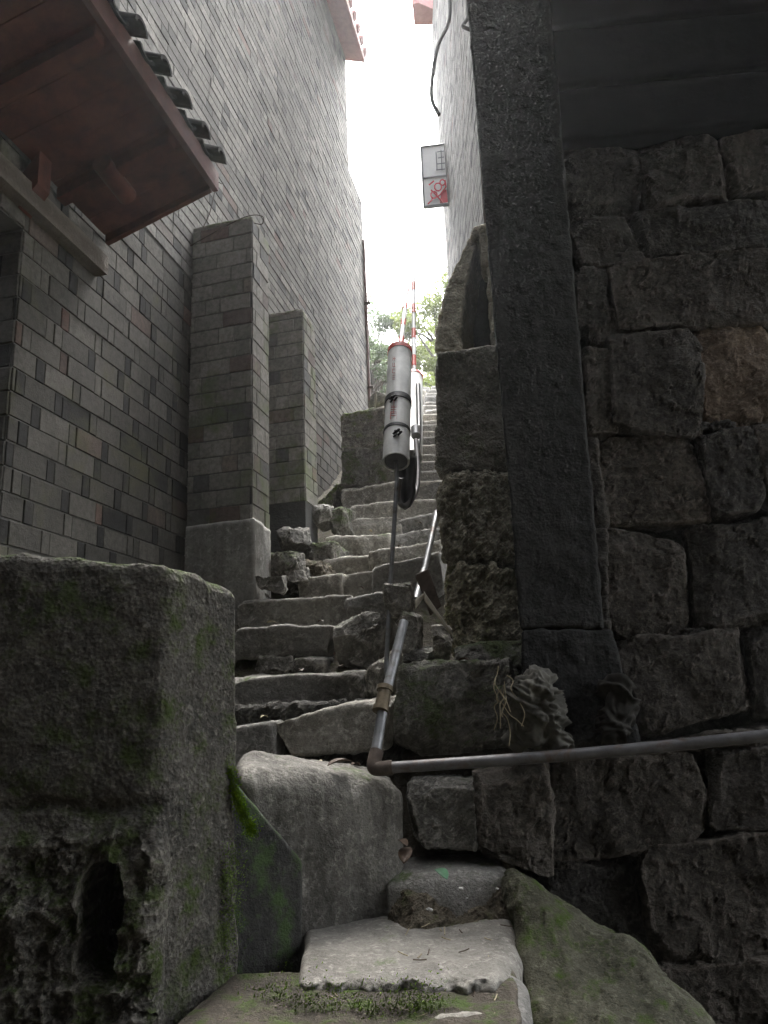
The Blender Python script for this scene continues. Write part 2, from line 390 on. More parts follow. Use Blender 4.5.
# left building
WO=A3(-1.436,5.3,0); WU=DV/np.linalg.norm(DV); WN=A3(WU[1],-WU[0],0)     # normal towards the alley (+x)
def onwall(px,py,off=0): return PW(px,py,WO+WN*off,WN)
def ws(p): return float(np.dot(p-WO,WU))       # distance along the wall
cornA=onwall(23,232); sC=ws(cornA); zL=cornA[2]+.02
endp=onwall(366,330); sE=ws(endp)
print('corner',cornA,'sC',sC,'end',endp,sE, 'eave', onwall(345,58))
ZT=onwall(345,58)[2]
def wp(s,off=0,z=0): q=WO+WU*s+WN*off; return A3(q[0],q[1],z)
LB=thing('brick_building',wp((sC+sE)/2,0,.5),'tall grey brick building filling the left side of the alley','building')
def slabbox(name,s0,s1,o0,o1,z0,z1,mat,parent,**k):
    C=[wp(s0,o1,z1),wp(s1,o1,z1),wp(s1,o1,z0),wp(s0,o1,z0),wp(s0,o0,z1),wp(s1,o0,z1),wp(s1,o0,z0),wp(s0,o0,z0)]
    kk=dict(res=.5,r=.004,amp=0); kk.update(k)
    return block(name,C,mat,parent,**kk)
sU=ws(onwall(349,180)); zq=onwall(354,182)[2]
slabbox('wall_core',sC,sE,-.5,0,-.6,zq,M['joint'],LB)
slabbox('top_wall_core',sC,sU,-.5,0,zq+.001,ZT,M['joint'],LB)
slabbox('upper_wall_core',-7.5,sC,-.5,-.004,zL,ZT,M['joint'],LB)
ZB=6.0
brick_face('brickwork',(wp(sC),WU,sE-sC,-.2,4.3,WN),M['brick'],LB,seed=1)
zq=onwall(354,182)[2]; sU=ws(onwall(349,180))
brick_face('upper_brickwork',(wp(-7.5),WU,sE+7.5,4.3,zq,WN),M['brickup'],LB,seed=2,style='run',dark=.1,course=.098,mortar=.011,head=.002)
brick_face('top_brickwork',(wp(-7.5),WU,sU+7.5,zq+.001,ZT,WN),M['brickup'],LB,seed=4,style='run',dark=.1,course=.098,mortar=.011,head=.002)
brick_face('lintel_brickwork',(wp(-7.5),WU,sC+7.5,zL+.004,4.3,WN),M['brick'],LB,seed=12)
# return face of the doorway
brick_face('doorway_return',(wp(sC,-.5),WN,.5,-.2,zL,-WU),M['brick'],LB,seed=3,dark=.5)
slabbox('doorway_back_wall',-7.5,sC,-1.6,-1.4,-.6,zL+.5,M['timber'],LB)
slabbox('lintel',-7.5,ws(onwall(96,275)),.012,.07,0,1,M['lintel'],LB) if False else None
l0=onwall(95,278); l1=onwall(95,262)
slabbox('lintel',-7.5,ws(l0),.0,.09,l0[2]-.0,l0[2]+.13,M['lintel'],LB,res=.05,r=.01,amp=.006,freq=9)
# end-of-wall ragged brick and drainpipe
bq=onwall(370,300)
for k in range(7):
    zz=bq[2]-.6+k*.13+random.uniform(-.02,.02); ln=random.uniform(.05,.16)*(1.6 if k in (2,3,4) else .7)
    slabbox('toothing_brick',sE-.1,sE+ln,-.25,.02,zz,zz+.09,M['drain'],LB,res=.04,r=.008,amp=.006,freq=14,seed=k)
dp=thing('drainpipe',wp(sE-.06,.06,3),'reddish drainpipe running down the far end of the left brick wall','drainpipe')
tube('pipe',[wp(sE-.06,.03,3.2),wp(sE-.06,.03,8.6)],.022,M['drain'],dp)
for z in (4.4,5.9,7.4): tube('bracket',[wp(sE-.06,.0,z),wp(sE-.06,.1,z+.01)],.028,M['rebar'],dp)
# top eave
e0=ws(onwall(345,58)); 
ev=thing('roof_eave',wp(e0,0,ZT),'pale red timber eave with tiled edge at the top of the left building','eave')
def eavebox(name,s0,s1,o0,o1,z0a,z0b,th,mat,parent):
    C=[wp(s0,o1,z0b+th),wp(s1,o1,z0b+th),wp(s1,o1,z0b),wp(s0,o1,z0b),wp(s0,o0,z0a+th),wp(s1,o0,z0a+th),wp(s1,o0,z0a),wp(s0,o0,z0a)]
    return block(name,C,mat,parent,res=.3,r=.004,amp=0)
eavebox('soffit',-7,e0+.05,-.1,.30,ZT+.03,ZT-.12,.05,M['pink'],ev)
eavebox('fascia',-7,e0+.05,.302,.34,ZT-.17,ZT-.17,.2,M['pink'],ev)
V=[];Fc=[]
for k in range(36):
    s=e0+.0-k*.24; v,f=tube_v([wp(s,.1,ZT+.10),wp(s,.37,ZT+.03)],.075,10); b=len(V); V+=v; Fc+=[tuple(b+q for q in t) for t in f]
mesh_obj('edge_tiles',V,Fc,M['pink'],ev)
# ------------------------------------------------------------------ brick pillars on the left
def pillar(label,Yf,k_edge_px,topz_px,prot,dep,base_px,mat,base_cem,seed,cat='pillar'):
    pass
pf=5.3
xl=P(186,400,pf)[0]; pr=P(251,590,pf); topz=P(225,232,pf)[2]; 
pbase=P(225,527,pf)[2]
def make_pillar(pl,w,dep,z0,zc,z1,label,mat,seed,cem=True):
    """pl: front-left corner on the wall (x,y). front face turned as the photo shows, square to the view"""
    t=thing('brick_pillar',(pl[0]+w/2,pl[1]+dep/2,z0),label,'pillar','brick buttresses against the left wall')
    U=A3(math.cos(-.27),math.sin(-.27),0); Nf=A3(U[1],-U[0],0)          # front normal faces camera
    D=WU
    a=A3(pl[0],pl[1],0)-U*.12; W=w+.12; b=a+U*W; dd=D*dep
    C=[a,b,b,a,a+dd,b+dd,b+dd,a+dd]; C=[c.copy() for c in C]
    for q,z in zip(range(8),(z1,z1,z0,z0,z1,z1,z0,z0)): C[q][2]=z
    block('core',C,M['joint'],t,res=.5,r=.002,amp=0)
    brick_face('front_bricks',(a,U,W,zc,z1,Nf),mat,t,seed=seed,style='run',dark=0,mortar=.008)
    SN=A3(WU[1],-WU[0],0)
    brick_face('side_bricks',(b+A3(0,0.0,0),D,dep,zc,z1,SN),mat,t,seed=seed+1,style='run',dark=0,mortar=.008)
    if cem:
        a2=a-U*.0+Nf*.02; b2=b+U*.03+Nf*.02
        C=[a2,b2,b2+U*.03,a2,a2+dd,b2+dd,b2+dd,a2+dd]; C=[c.copy() for c in C]
        for q,z in zip(range(8),(zc+.01,zc+.03,z0,z0,zc,zc,z0,z0)): C[q][2]=z
        block('cement_base',C,M['cement'],t,res=.02,r=.02,amp=.012,freq=7,seed=seed)
    # weathered top course
    C=[a,b,b,a,a+dd,b+dd,b+dd,a+dd]; C=[c.copy() for c in C]
    for q,z in zip(range(8),(z1+.05,z1+.035,z1,z1,z1+.05,z1+.03,z1,z1)): C[q][2]=z
    block('mortar_cap',C,M['mossrock'],t,res=.02,r=.015,amp=.015,freq=14,seed=seed)
    return t,a,b
w1=(pr[0]-xl)*1.10
make_pillar((xl,pf),w1,.34,.9,pbase,topz,'large square brick pillar with grey cement foot, nearest to the camera',M['brickpil'],21)
p2=6.55; r2=P(303,420,p2); l2x=P(262,420,p2)[0]
make_pillar((l2x,p2),(r2[0]-l2x)*1.10,.36,1.2,P(285,505,p2)[2],P(285,318,p2)[2],'narrower, shorter brick pillar standing behind the large pillar',M['brickpil'],31,cem=False)
# wires on pillar top
q=lambda px,py,Y=5.15:P(px,py,Y)
tag(tube('rusty_wire',spline([q(190,246),q(215,232),q(240,219),q(254,215),q(263,217),q(262,224),q(254,223)]),.004,M['rebar'],seg=6),'bent rusty wire with a looped tip lying on the large pillar top','wire')
tag(tube('rusty_wire',spline([q(203,228),q(210,212),q(214,195),q(217,183),q(222,184)]),.003,M['rebar'],seg=6),'thin hooked wire rising between the tiled canopy and the pillar','wire')
# ------------------------------------------------------------------ tiled canopy (top left)
A=onwall(104,238,.0); Bp=PW(213,186,A,WU)      # plane across the wall through A
offB=float(np.dot(Bp-A,WN)); zA=A[2]; zB=Bp[2]; sA=ws(A)
print('canopy',A,Bp,offB,sA)
cn=thing('canopy_roof',wp(sA-1,0,zA),'dark red timber canopy with black clay tiles on the left wall','canopy')
s0=-6.0
def cb(name,s0,s1,o0,o1,za0,za1,th,mat,**k):
    C=[wp(s0,o1,za1+th),wp(s1,o1,za1+th),wp(s1,o1,za1),wp(s0,o1,za1),wp(s0,o0,za0+th),wp(s1,o0,za0+th),wp(s1,o0,za0),wp(s0,o0,za0)]
    kk=dict(res=.05,r=.005,amp=.002,freq=5); kk.update(k); return block(name,C,mat,cn,**kk)
slope=(zB-zA)/offB
npl=9
for k in range(30):
    sa=sA-.022-k*.17; dzz=random.uniform(0,.003)
    cb('soffit_board',sa-.168,sa,.016,offB-.012,zA+dzz,zB+dzz,.02,M['soffit'],seed=k,res=.1,amp=0)
cb('soffit_backing',s0,sA-.03,.016,offB-.012,zA+.024,zB+.024,.02,M['timber'],amp=0)
cb('eave_fascia',s0,sA+.02,offB-.01,offB+.03,zB-.03,zB-.03,.13,M['fascia'])
cb('end_board',sA-.02,sA+.02,.02,offB-.012,zA-.05,zB-.03,.14,M['soffit'])
cb('rafter',sA-.5,sA-.42,.02,offB-.03,zA-.075,zB-.075,.07,M['soffit'])
cb('rafter',sA-1.2,sA-1.12,.02,offB-.03,zA-.075,zB-.075,.07,M['soffit'])
tube('log_purlin',[wp(sA-.55,offB*.45,zA+slope*offB*.45-.05),wp(sA-.28,offB*.45,zA+slope*offB*.45-.07)],.055,M['soffit'],cn,seg=20)
cb('bracket',sA-.78,sA-.68,.016,.12,zA-.33,zA-.20,.2,M['soffit'])
def arc_tile(s,o0,o1,z0,z1,r=.09,th=.02,up=True,seg=10):
    V=[];Fc=[]
    for (o,z) in ((o0,z0),(o1,z1)):
        for rr in (r,r-th):
            for k in range(seg+1):
                a=math.pi*k/seg; q_=wp(s+rr*math.cos(a),o,z+(rr*math.sin(a) if up else -rr*math.sin(a)*.6)); V.append(q_)
    n=seg+1
    for k in range(seg):
        Fc+=[(k,k+1,2*n+k+1,2*n+k),(n+k+1,n+k,3*n+k,3*n+k+1),(k+1,k,n+k,n+k+1),(2*n+k,2*n+k+1,3*n+k+1,3*n+k)]
    Fc+=[(0,2*n,3*n,n),(seg,n+seg,3*n+seg,2*n+seg)]
    return V,Fc
zt=zB+.11
for k in range(24):
    s=sA-.06-k*.235+random.uniform(-.012,.012)
    for up,ds,name in ((True,0,'cover_tile'),(False,-.1175,'pan_tile')):
        V=[];Fc=[]
        for rr_ in range(4):
            ov=.09 if up else .05
            oo=offB+ov-rr_*.17; zz=zt+(.018 if up else .012)+rr_*.085+random.uniform(-.006,.006)
            v,f=arc_tile(s+ds,oo-.2,oo,zz+.09,zz,up=up,r=.062 if up else .072); b=len(V); V+=v; Fc+=[tuple(b+q_ for q_ in t) for t in f]
        mesh_obj(name,V,Fc,M['tile'],cn,smooth=False)
cb('roof_boarding',s0,sA,0.02,offB+.02,zt+.36,zt-.02,.02,M['timber'],amp=0,res=.3)
# ------------------------------------------------------------------ big block, bottom left
c0=P(166,580,2.75); zt_=c0[2]
bk=P(239,602,3.1)
fl=P(-90,545,2.75); 
def blk(V,N,t):
    u,v,w=t[:,0],t[:,1],t[:,2]
    z=V[:,2]
    front=np.clip((.12-v)/.1,0,1)
    low=np.clip((.72-z)/.14,0,1)           # coarse lower stone
    rg=fbm(V,5.5,5,77,ridge=True)*.06+fbm(V,14,4,78)*.03
    V=V+N*(low*front*(rg+.045)-low*front*.01)[:,None]
    V=V+N*(low*front*.018*facets(V+.03*np.stack([fbm(V,12,2,k) for k in (1,2,3)],1),8,5))[:,None]
    seam=np.exp(-((z-.76-.03*fbm(V,3,3,9))/.025)**2)*front
    V=V-N*(seam*.03)[:,None]
    # socket hole
    hc=P(104,922,2.75); hw=.072; hh=.19
    dx=(V[:,0]-hc[0])/hw+.25*fbm(V,9,2,4); dz=(V[:,2]-hc[2])/hh+.15*fbm(V,9,2,5)
    rr=(np.abs(dx)**3+np.abs(dz)**3)**(1/3)
    inn=np.clip((1.02-rr)/.12,0,1)*(v<.05)
    V[:,1]+=inn*.34
    return V
C=[fl,c0,A3(c0[0]+.0,c0[1]-.02,-.6),A3(fl[0],fl[1],-.6)]
C+= [A3(fl[0]-.1,3.6,zt_),bk,A3(bk[0]+.02,3.12,-.6),A3(fl[0]-.1,3.6,-.6)]
C[0][2]=P(0,540,2.75)[2]; C[1][2]+=.06; C[5][2]+=.04; C[4][2]+=.06
tag(block('concrete_block',C,M['block'],flat=True,res=.0078,r=.055,amp=.014,freq=16,seed=11,ridge=.35,warp=.02,extra=blk,maxn=420),
    'massive rough mossy block with a slot-shaped hole, in the lower left corner','stone block')
# dark lower side panel + pale plastered block
f0=PZ(236,1002,0); f1=PZ(301,977,0)
pt0=P(232,800,3.1); pt1=P(303,850,3.38)
C=[P(226,770,3.12),P(303,862,f1[1]),f1-A3(0,0,.5),f0-A3(0.02,0,.5)]; C+= [c+A3(-.25,.5,0) for c in C]
tag(block('side_stone',C,M['blockside'],res=.012,r=.02,amp=.008,freq=12,seed=14),'dark damp upright stone between the big mossy block and the pale plastered block','stone block')
C=[P(226,766,3.25),P(404,786,3.72),P(402,925,3.66),P(297,985,3.45)]
C[3][2]=-.1; C+=[P(240,745,3.75),P(392,770,3.95),P(392,770,3.95)*A3(1,1,0)-A3(0,0,.1),P(240,745,3.8)*A3(1,1,0)-A3(0,0,.1)]
C[2][2]=-.1
def plx(V,N,t):
    u,w=t[:,0],t[:,2]
    V=V+A3(0,-1,0)*(.035*np.exp(-((u-.02)/.06)**2)*np.clip(1-w*1.2,0,1))[:,None]
    V=V+A3(.12,-.5,0)*(.09*np.clip(.22-w,0,.22)/.22)[:,None]
    g=fbm(V*A3(1,1,.35),5,3,31); g2=fbm(V*A3(1,1,.5),11,4,33,ridge=True); V=V+N*(g*.035+g2*.007)[:,None]
    return V
tag(block('plastered_block',C,M['plaster'],res=.011,r=.10,amp=.005,freq=9,seed=15,ridge=.1,extra=plx),'pale plastered low block with rounded top beside the lower steps','plinth')
# moss tuft strip in the crevice
def moss(name,pts,n,spread,label,group='bright moss patches',ln=.016):
    V=[];Fc=[]
    pts=spline(pts,6)
    for k in range(n):
        p=pts[random.randrange(len(pts))]; q_=p+np.array([random.gauss(0,spread) for _ in range(3)])*A3(1,.5,1)
        a=np.array([random.uniform(-1,1) for _ in range(3)])+A3(.2,-.6,.5); a/=np.linalg.norm(a); s_=np.cross(a,A3(random.random(),random.random(),random.random())); s_/=np.linalg.norm(s_)+1e-9
        L_=ln*random.uniform(.5,1.3); b=len(V); V+=[q_-s_*L_*.22,q_+s_*L_*.22,q_+a*L_]; Fc.append((b,b+1,b+2))
    o=mesh_obj(name,V,Fc,M['green'],smooth=False); tag(o,label,'moss',None,'stuff'); return o
moss('moss',[P(232,850,3.02),P(230,890,3.03),P(226,930,3.03),P(222,965,3.03)],2200,.026,'thin green moss streak down the right face of the big mossy block',ln=.009)
moss('moss',[P(230,772,3.04),P(236,796,3.05),P(242,812,3.07),P(252,832,3.10)],3600,.012,'bright green moss in the crevice beside the pale plastered block',ln=.010)
# ------------------------------------------------------------------ lower steps
LS=thing('lower_steps',(0.15,3.1,-.5),'short flight of worn pale steps at the bottom centre','steps')
za=.135
fl_=PZ(300,982,za); fr=PZ(520,980,za); br=PZ(532,912,za); bl=PZ(300,912,za)
def trd(V,N,t):
    v=t[:,1]; V=V.copy(); V[:,1]+=np.clip(.5-v,0,.5)*2*(.10*fbm(V*A3(1,0,0),5,4,8)+.03*fbm(V,25,3,5)-.02)
    V[:,2]-=.05*np.clip((t[:,0]-.9)/.1,0,1)**2
    return V
C=[PZ(478,990,.12),PZ(524,990,.115),PZ(530,1075,-.02),PZ(500,1080,-.02)]; C=[C[3]+A3(0,0,.0),C[2],C[2]-A3(0,0,.6),C[3]-A3(0,0,.6),PZ(472,972,.125),PZ(528,968,.12),PZ(528,968,.12)-A3(0,0,.6),PZ(472,972,.12)-A3(0,0,.6)]
block('worn_nosing',C,M['tread'],LS,res=.010,r=.06,amp=.012,freq=7,seed=48,warp=.03)
C=[fl_,fr,fr-A3(0,0,.5),fl_-A3(0,0,.5),bl,br,br-A3(0,0,.6),bl-A3(0,0,.6)]
tag(block('pale_tread',C,M['tread'],LS,res=.010,r=.035,amp=.012,freq=6,seed=41,ridge=.2,warp=.03,extra=trd),'smooth pale concrete tread')
zb=.112
q4=[PZ(60,1130,zb),PZ(528,1110,zb),PZ(520,980,zb),PZ(230,972,zb)]
C=[q4[0],q4[1],q4[1]-A3(0,0,.6),q4[0]-A3(0,0,.6),q4[3],q4[2]+A3(0,.1,0),q4[2]-A3(0,-.1,.6),q4[3]-A3(0,0,.6)]
block('earth_tread',C,M['dirt'],LS,res=.012,r=.02,amp=.018,freq=9,seed=42,ridge=.3)
C=[P(388,876,3.62),P(514,874,3.60),P(540,960,3.46),P(384,960,3.46)]; C+=[P(388,846,4.0),P(496,848,4.0),P(500,848,4.0)-A3(0,0,.6),P(388,848,4.0)-A3(0,0,.6)]
block('mossy_tread',C,M['treadmoss'],LS,res=.011,r=.05,amp=.012,freq=8,seed=43,warp=.03)
C=[P(396,886,3.585),P(512,884,3.57),P(540,950,3.40),P(384,950,3.40)]; C+=[c+A3(0,.2,0) for c in C]
block('mossy_riser',C,M['mound'],LS,res=.010,r=.05,amp=.022,freq=12,seed=44,warp=.05,fac=.015,facf=20)
tag(block('pale_stone',[PZ(428,1018,.12),PZ(492,1016,.12),PZ(500,1040,.05),PZ(425,1040,.05)]+[PZ(436,1007,.125),PZ(486,1006,.125),PZ(486,1006,.125)-A3(0,0,.08),PZ(436,1006,.125)-A3(0,0,.08)],M['tread'],res=.01,r=.04,amp=.02,seed=46),
    'small pale rough stone lying on the earth tread at the bottom edge','stone')
# sloping mossy ledge
C=[P(500,878,3.45),P(650,965,3.25),P(690,1060,2.9),P(532,1060,2.95)]; C+=[P(505,862,3.75),P(640,935,3.6),P(720,1010,3.4),P(530,1060,3.4)]
def top(V,N,t): return V
def ledx(V,N,t):
    u,w=t[:,0],t[:,2]; V=V.copy(); V[:,2]+=.015*np.sin(u*6.2+.6)*w; V[:,1]-=(.10*(1-w)**2); return V
tag(block('sloping_ledge',[P(506,874,3.50),P(634,948,3.32),P(735,1080,2.72),P(531,1080,2.86)]+[P(500,862,3.76),P(622,928,3.62),P(752,1062,3.05),P(540,1040,3.3)],M['ledge'],res=.0105,r=.11,amp=.03,freq=9,seed=47,warp=.06,fac=.008,facf=14,extra=ledx),
    'sloping mossy concrete ledge falling to the right beside the pale tread','ledge')
# ------------------------------------------------------------------ staircase
ST=thing('stone_staircase',(0,4.0,.7),'long steep staircase of rough stone slabs climbing the alley','staircase')
steps=[ # quad tl,tr,br,bl, Y, depth, round, amp
 ([(226,728),(276,722),(276,764),(226,768)],3.98,.5,.02,.012),
 ([(270,720),(388,697),(388,746),(292,752)],3.98,.5,.035,.016),
 ([(230,676),(364,670),(362,709),(230,714)],4.35,.5,.02,.012),
 ([(234,628),(330,625),(328,650),(234,655)],4.75,.5,.02,.014),
 ([(238,600),(350,595),(352,622),(238,628)],5.10,.5,.02,.016),
 ([(343,598),(392,590),(394,616),(350,622)],5.06,.4,.03,.02),
 ([(298,577),(342,573),(343,598),(300,600)],5.50,.5,.015,.01),
 ([(343,574),(374,571),(374,596),(343,598)],5.52,.5,.015,.01),
 ([(372,568),(440,550),(442,590),(374,600)],5.45,.5,.03,.018),
 ([(320,558),(370,554),(370,576),(322,578)],5.9,.5,.03,.02),
 ([(368,552),(442,538),(442,560),(370,570)],5.85,.5,.03,.02),
 ([(326,538),(392,533),(394,556),(330,560)],6.3,.6,.04,.03),
 ([(388,536),(442,526),(442,544),(390,552)],6.3,.5,.03,.02),
 ([(344,521),(400,516),(402,540),(345,542)],6.75,.6,.03,.025),
 ([(398,520),(442,510),(442,530),(400,536)],6.75,.5,.03,.02),
 ([(348,506),(442,498),(442,518),(350,524)],7.2,.6,.03,.025),
 ([(342,488),(400,480),(402,508),(344,512)],7.75,.7,.04,.03),
 ([(398,489),(442,481),(442,502),(400,508)],7.6,.6,.03,.02),
]
for k,(qd,Y,dp_,r_,am) in enumerate(steps):
    block('step_stone',qhex([(qd[0][0]-1.5,qd[0][1]),(qd[1][0]+1.5,qd[1][1]),(qd[2][0]+1.5,qd[2][1]+5),(qd[3][0]-1.5,qd[3][1]+5)],Y,dp_),M['step'],ST,res=.011 if Y<5.2 else .016,r=r_*.7,amp=am,freq=9,seed=60+k,ridge=.5,warp=.018,fac=.007,facf=12,cuts=9,deep=.2)
# dark infill under slabs
for k,(qd,Y) in enumerate([([(228,706),(375,700),(375,730),(228,735)],4.12),([(226,742),(400,735),(400,775),(226,775)],4.08),([(232,650),(345,645),(345,680),(232,680)],4.9),
        ([(238,622),(380,618),(380,640),(238,640)],5.2),([(300,590),(440,580),(440,610),(300,615)],5.6)]):
    block('infill_rubble',qhex(qd,Y,.4),M['mortar'],ST,res=.014,r=.03,amp=.03,freq=9,seed=90+k,fac=.02,facf=12)
for k in range(17):      # far steps
    Yk=8.25+.41*k; z=1.1+.281*Yk if k==0 else z+.247
    xl_=max(-1.2+.206*(Yk-4.8)-.1,-.75); xr=.088*Yk+.12
    xm=xl_+(xr-xl_)*random.uniform(.35,.6)
    for (a,b) in ((xl_,xm-.01),(xm+.01,xr)):
        y0=Yk+random.uniform(-.03,.03); zz=z+random.uniform(-.02,.02)
        C=[A3(a,y0,zz),A3(b,y0+.03,zz+random.uniform(-.01,.02)),A3(b,y0+.03,zz-.215),A3(a,y0,zz-.215)]; C+=[c+A3(.1,.52,0) for c in C]
        block('step_stone',C,M['stepfar'],ST,res=.025,r=.02,amp=.014,freq=7,seed=120+k,warp=.012,fac=.006,facf=10,cuts=7,deep=.3)
# loose rocks beside the stairs
def rock(quad,Y,depth,label,mat='rock',seed=0,r=.08,amp=.03,res=.014,group=None,freq=7,cat='rock',name='rock',warp=.05,deep=.48):
    o=block(name,qhex(quad,Y,depth),M[mat],res=res*.85,r=r*.35,amp=amp*.55,freq=freq*1.6,seed=seed,warp=warp*.6,fac=.011,facf=12,cuts=14,deep=deep)
    return tag(o,label,cat,group)
rock([(330,616),(386,606),(398,668),(332,672)],4.62,.4,'rounded dark boulder wedged into the staircase left of the steel rod','rock',seed=1)
rock([(362,672),(392,640),(400,700),(366,712)],4.3,.3,'narrow dark stone behind the leaning pipe and its coupling','rock',seed=2,r=.05)
rock([(250,655),(292,652),(294,676),(252,678)],4.7,.25,'low dark stone in the gap under the fourth slab, left one','rock',seed=3,r=.05)
rock([(290,660),(326,656),(326,676),(292,678)],4.66,.25,'low dark stone in the gap under the fourth slab, right one','rock',seed=4,r=.05)
rock([(308,503),(328,500),(330,524),(312,530)],6.6,.25,'pale buff angular rock against the foot of the left wall','tread',seed=5,r=.05,res=.012)
rock([(268,524),(300,518),(304,542),(272,546)],5.85,.3,'dark smooth rock at the foot of the narrower pillar','rock',seed=6,r=.1)
rock([(326,508),(346,504),(350,535),(330,540)],6.6,.3,'dark mossy stone right of the pale buff rock','mossrock',seed=7)
rock([(254,573),(280,570),(282,588),(258,590)],5.08,.15,'small pale whitish rock at the right foot of the large pillar','tread',seed=8,r=.04,res=.008)
rock([(262,562),(322,556),(328,590),(262,592)],5.6,.5,'mossy green mound of earth and rubble between the pillars and the steps','mound',seed=9,amp=.05,r=.12)
rock([(296,541),(338,540),(340,566),(298,570)],5.98,.5,'low mossy rubble hump right of the narrower pillar foot','mossrock',seed=10,amp=.04,r=.12)
rock([(264,552),(296,550),(300,576),(266,578)],5.42,.2,'flat dark green stone on the mossy mound beside the large pillar','mossrock',seed=11,r=.04)
rock([(283,566),(302,563),(305,580),(286,582)],5.4,.2,'small dark stone at the left end of the fifth step','rock',seed=12,r=.04)
rock([(176,584),(268,579),(272,650),(176,650)],5.2,.6,'earth bank and rubble at the cement foot of the large pillar','mound',seed=14,amp=.04,r=.08,name='earth_bank',cat='earth bank')
rock([(314,500),(347,474),(349,512),(318,522)],8.0,.6,'dark mossy rubble filling the foot of the wall beside the eighth step','mossrock',seed=15,amp=.05,r=.06)
# mossy retaining block at far left
rb=thing('retaining_wall',P(362,482,8.2),'dark mossy squared stone wall end blocking the foot of the left building','wall')
block('wall_stone',qhex([(341,414),(386,406),(386,446),(341,450)],8.15,1.2),M['mossrock'],rb,res=.016,r=.03,amp=.03,fac=.02,facf=7,seed=33)
block('wall_stone',qhex([(341,450),(386,446),(386,484),(341,486)],8.13,1.2),M['mossrock'],rb,res=.016,r=.03,amp=.03,fac=.02,facf=7,seed=34)
rock([(366,394),(384,388),(388,410),(368,412)],9.4,.5,'brown rubble heap on top of the mossy retaining stones','rock',seed=35,res=.03,amp=.08)
tag(tube('wooden_stake',[P(374.5,412,8.9),P(376,394,8.9)],.014,M['wood'],seg=8),'short pale stake upright on the mossy retaining stones','stake')
# ------------------------------------------------------------------ right side pier and boulders
PR=thing('stone_pier',P(480,655,4.6),'greenish rough stone pier standing between the staircase and the dark column','pier')
for k,(qd,Y,am,r_) in enumerate([([(434,352),(520,342),(524,472),(435,468)],4.5,.012,.03),([(436,468),(524,474),(528,562),(443,560)],4.47,.045,.06),([(444,562),(530,562),(536,654),(449,658)],4.45,.04,.07)]):
    block('pier_stone',qhex(qd,Y,1.0),M['pier'],PR,res=.011,r=r_*.6,amp=am*.8,freq=13,seed=200+k,warp=.03,fac=.03 if k else .008,facf=11,cuts=12 if k else 0,deep=.2)
# leaning slab with hollow, rubble strip
LSB=thing('leaning_slab',P(465,350,4.7),'dark leaning stone slab with a black hollow on top of the pier','slab')
C=[P(466,242,4.95),P(484,222,4.95),P(462,352,4.75),P(434,352,4.75)]; C+=[c+A3(.25,.9,0) for c in C]
def curve(V,N,t):
    w=t[:,2]; V[:,0]-=.05*np.sin(np.pi*w)*1.0*(w<1); return V
block('slab',C,M['pier'],LSB,flat=True,res=.012,r=.03,amp=.03,freq=8,seed=210,extra=curve)
for k,(y0,y1,xa) in enumerate([(222,262,478),(266,300,486),(300,330,488),(330,348,490)]):
    block('rubble_stone',qhex([(xa,y0),(498+(y0-222)*.05,y0),(500+(y1-222)*.05,y1),(xa+2,y1)],4.75,.3),M['pier'],LSB,res=.014,r=.03,amp=.03,seed=220+k)
block('hollow_back',qhex([(478,236),(498,232),(505,352),(450,352)],5.25,.3),M['mortar'],LSB,res=.05,r=.02,amp=.03,seed=230)  # dark back put in for the shade inside the hollow
C=[P(472,226,4.85),P(500,216,4.85),P(500,226,4.85),P(470,238,4.85)]; C+=[c+A3(.1,.7,0) for c in C]
block('cap_stone',C,M['pier'],LSB,res=.02,r=.02,amp=.02,seed=231)  # cap added to keep sky light out, so the hollow stays black
C=[P(497,222,4.85),P(512,222,4.85),P(512,350,4.85),P(500,350,4.85)]; C+=[c+A3(.1,.7,0) for c in C]
block('inner_side',C,M['mortar'],LSB,res=.04,r=.02,amp=.02,seed=232)  # side added with the cap to close the hollow against light
rock([(396,664),(516,656),(520,752),(394,760)],3.95,.6,'large mossy boulder behind the pipe elbow at the foot of the pier','mossrock',seed=240,r=.07,amp=.035,res=.012,deep=.22)
rock([(452,648),(535,640),(540,668),(455,672)],4.15,.3,'flat mossy ledge stone between the big boulder and the pier','mossrock',seed=241,r=.05,amp=.03)
rock([(404,782),(474,780),(478,852),(412,846)],3.74,.5,'brown slab stone sloping up behind the top pale step','rock',seed=242,r=.05,amp=.02,res=.012,deep=.2)
rock([(474,772),(548,764),(552,880),(480,862)],3.68,.4,'rough dark stone right of the brown slab below the long pipe','wall',seed=243,r=.06,amp=.04,res=.012,deep=.25)
rock([(404,600),(432,596),(434,640),(404,640)],4.3,.15,'upright grey brick fragment leaning by the rusty plate','rock',seed=244,r=.02,res=.01,amp=.01,warp=.02) if False else None
rock([(381,583),(410,579),(412,620),(383,618)],4.18,.12,'angular grey stone chunk holding the steel rod','rock',seed=245,r=.02,res=.008,amp=.012,warp=.03)
rock([(402,612),(418,612),(420,655),(402,655)],4.1,.12,'narrow upright brick stub right of the leaning pipe','rock',seed=246,r=.02,res=.008,amp=.012,warp=.02)
rock([(402,648),(432,646),(434,664),(402,664)],4.08,.15,'low flat brick lump under the upright stub','rock',seed=247,r=.02,res=.008,amp=.012,warp=.02)
rock([(430,622),(452,620),(452,660),(432,660)],4.1,.12,'reddish grey brick leaning against the pier foot','rock',seed=248,r=.02,res=.008,amp=.01,warp=.02)
tag(block('rusty_plate',qhex([(414,574),(428,568),(442,606),(430,616)],4.12,.02),M['rust'],res=.012,r=.008,amp=.008,seed=249),'dark rusty oval plate leaning behind the split wood','plate')
sw=thing('split_lath',P(420,605,4.05),'pale bent split lath, folded over at a sharp corner','lath')
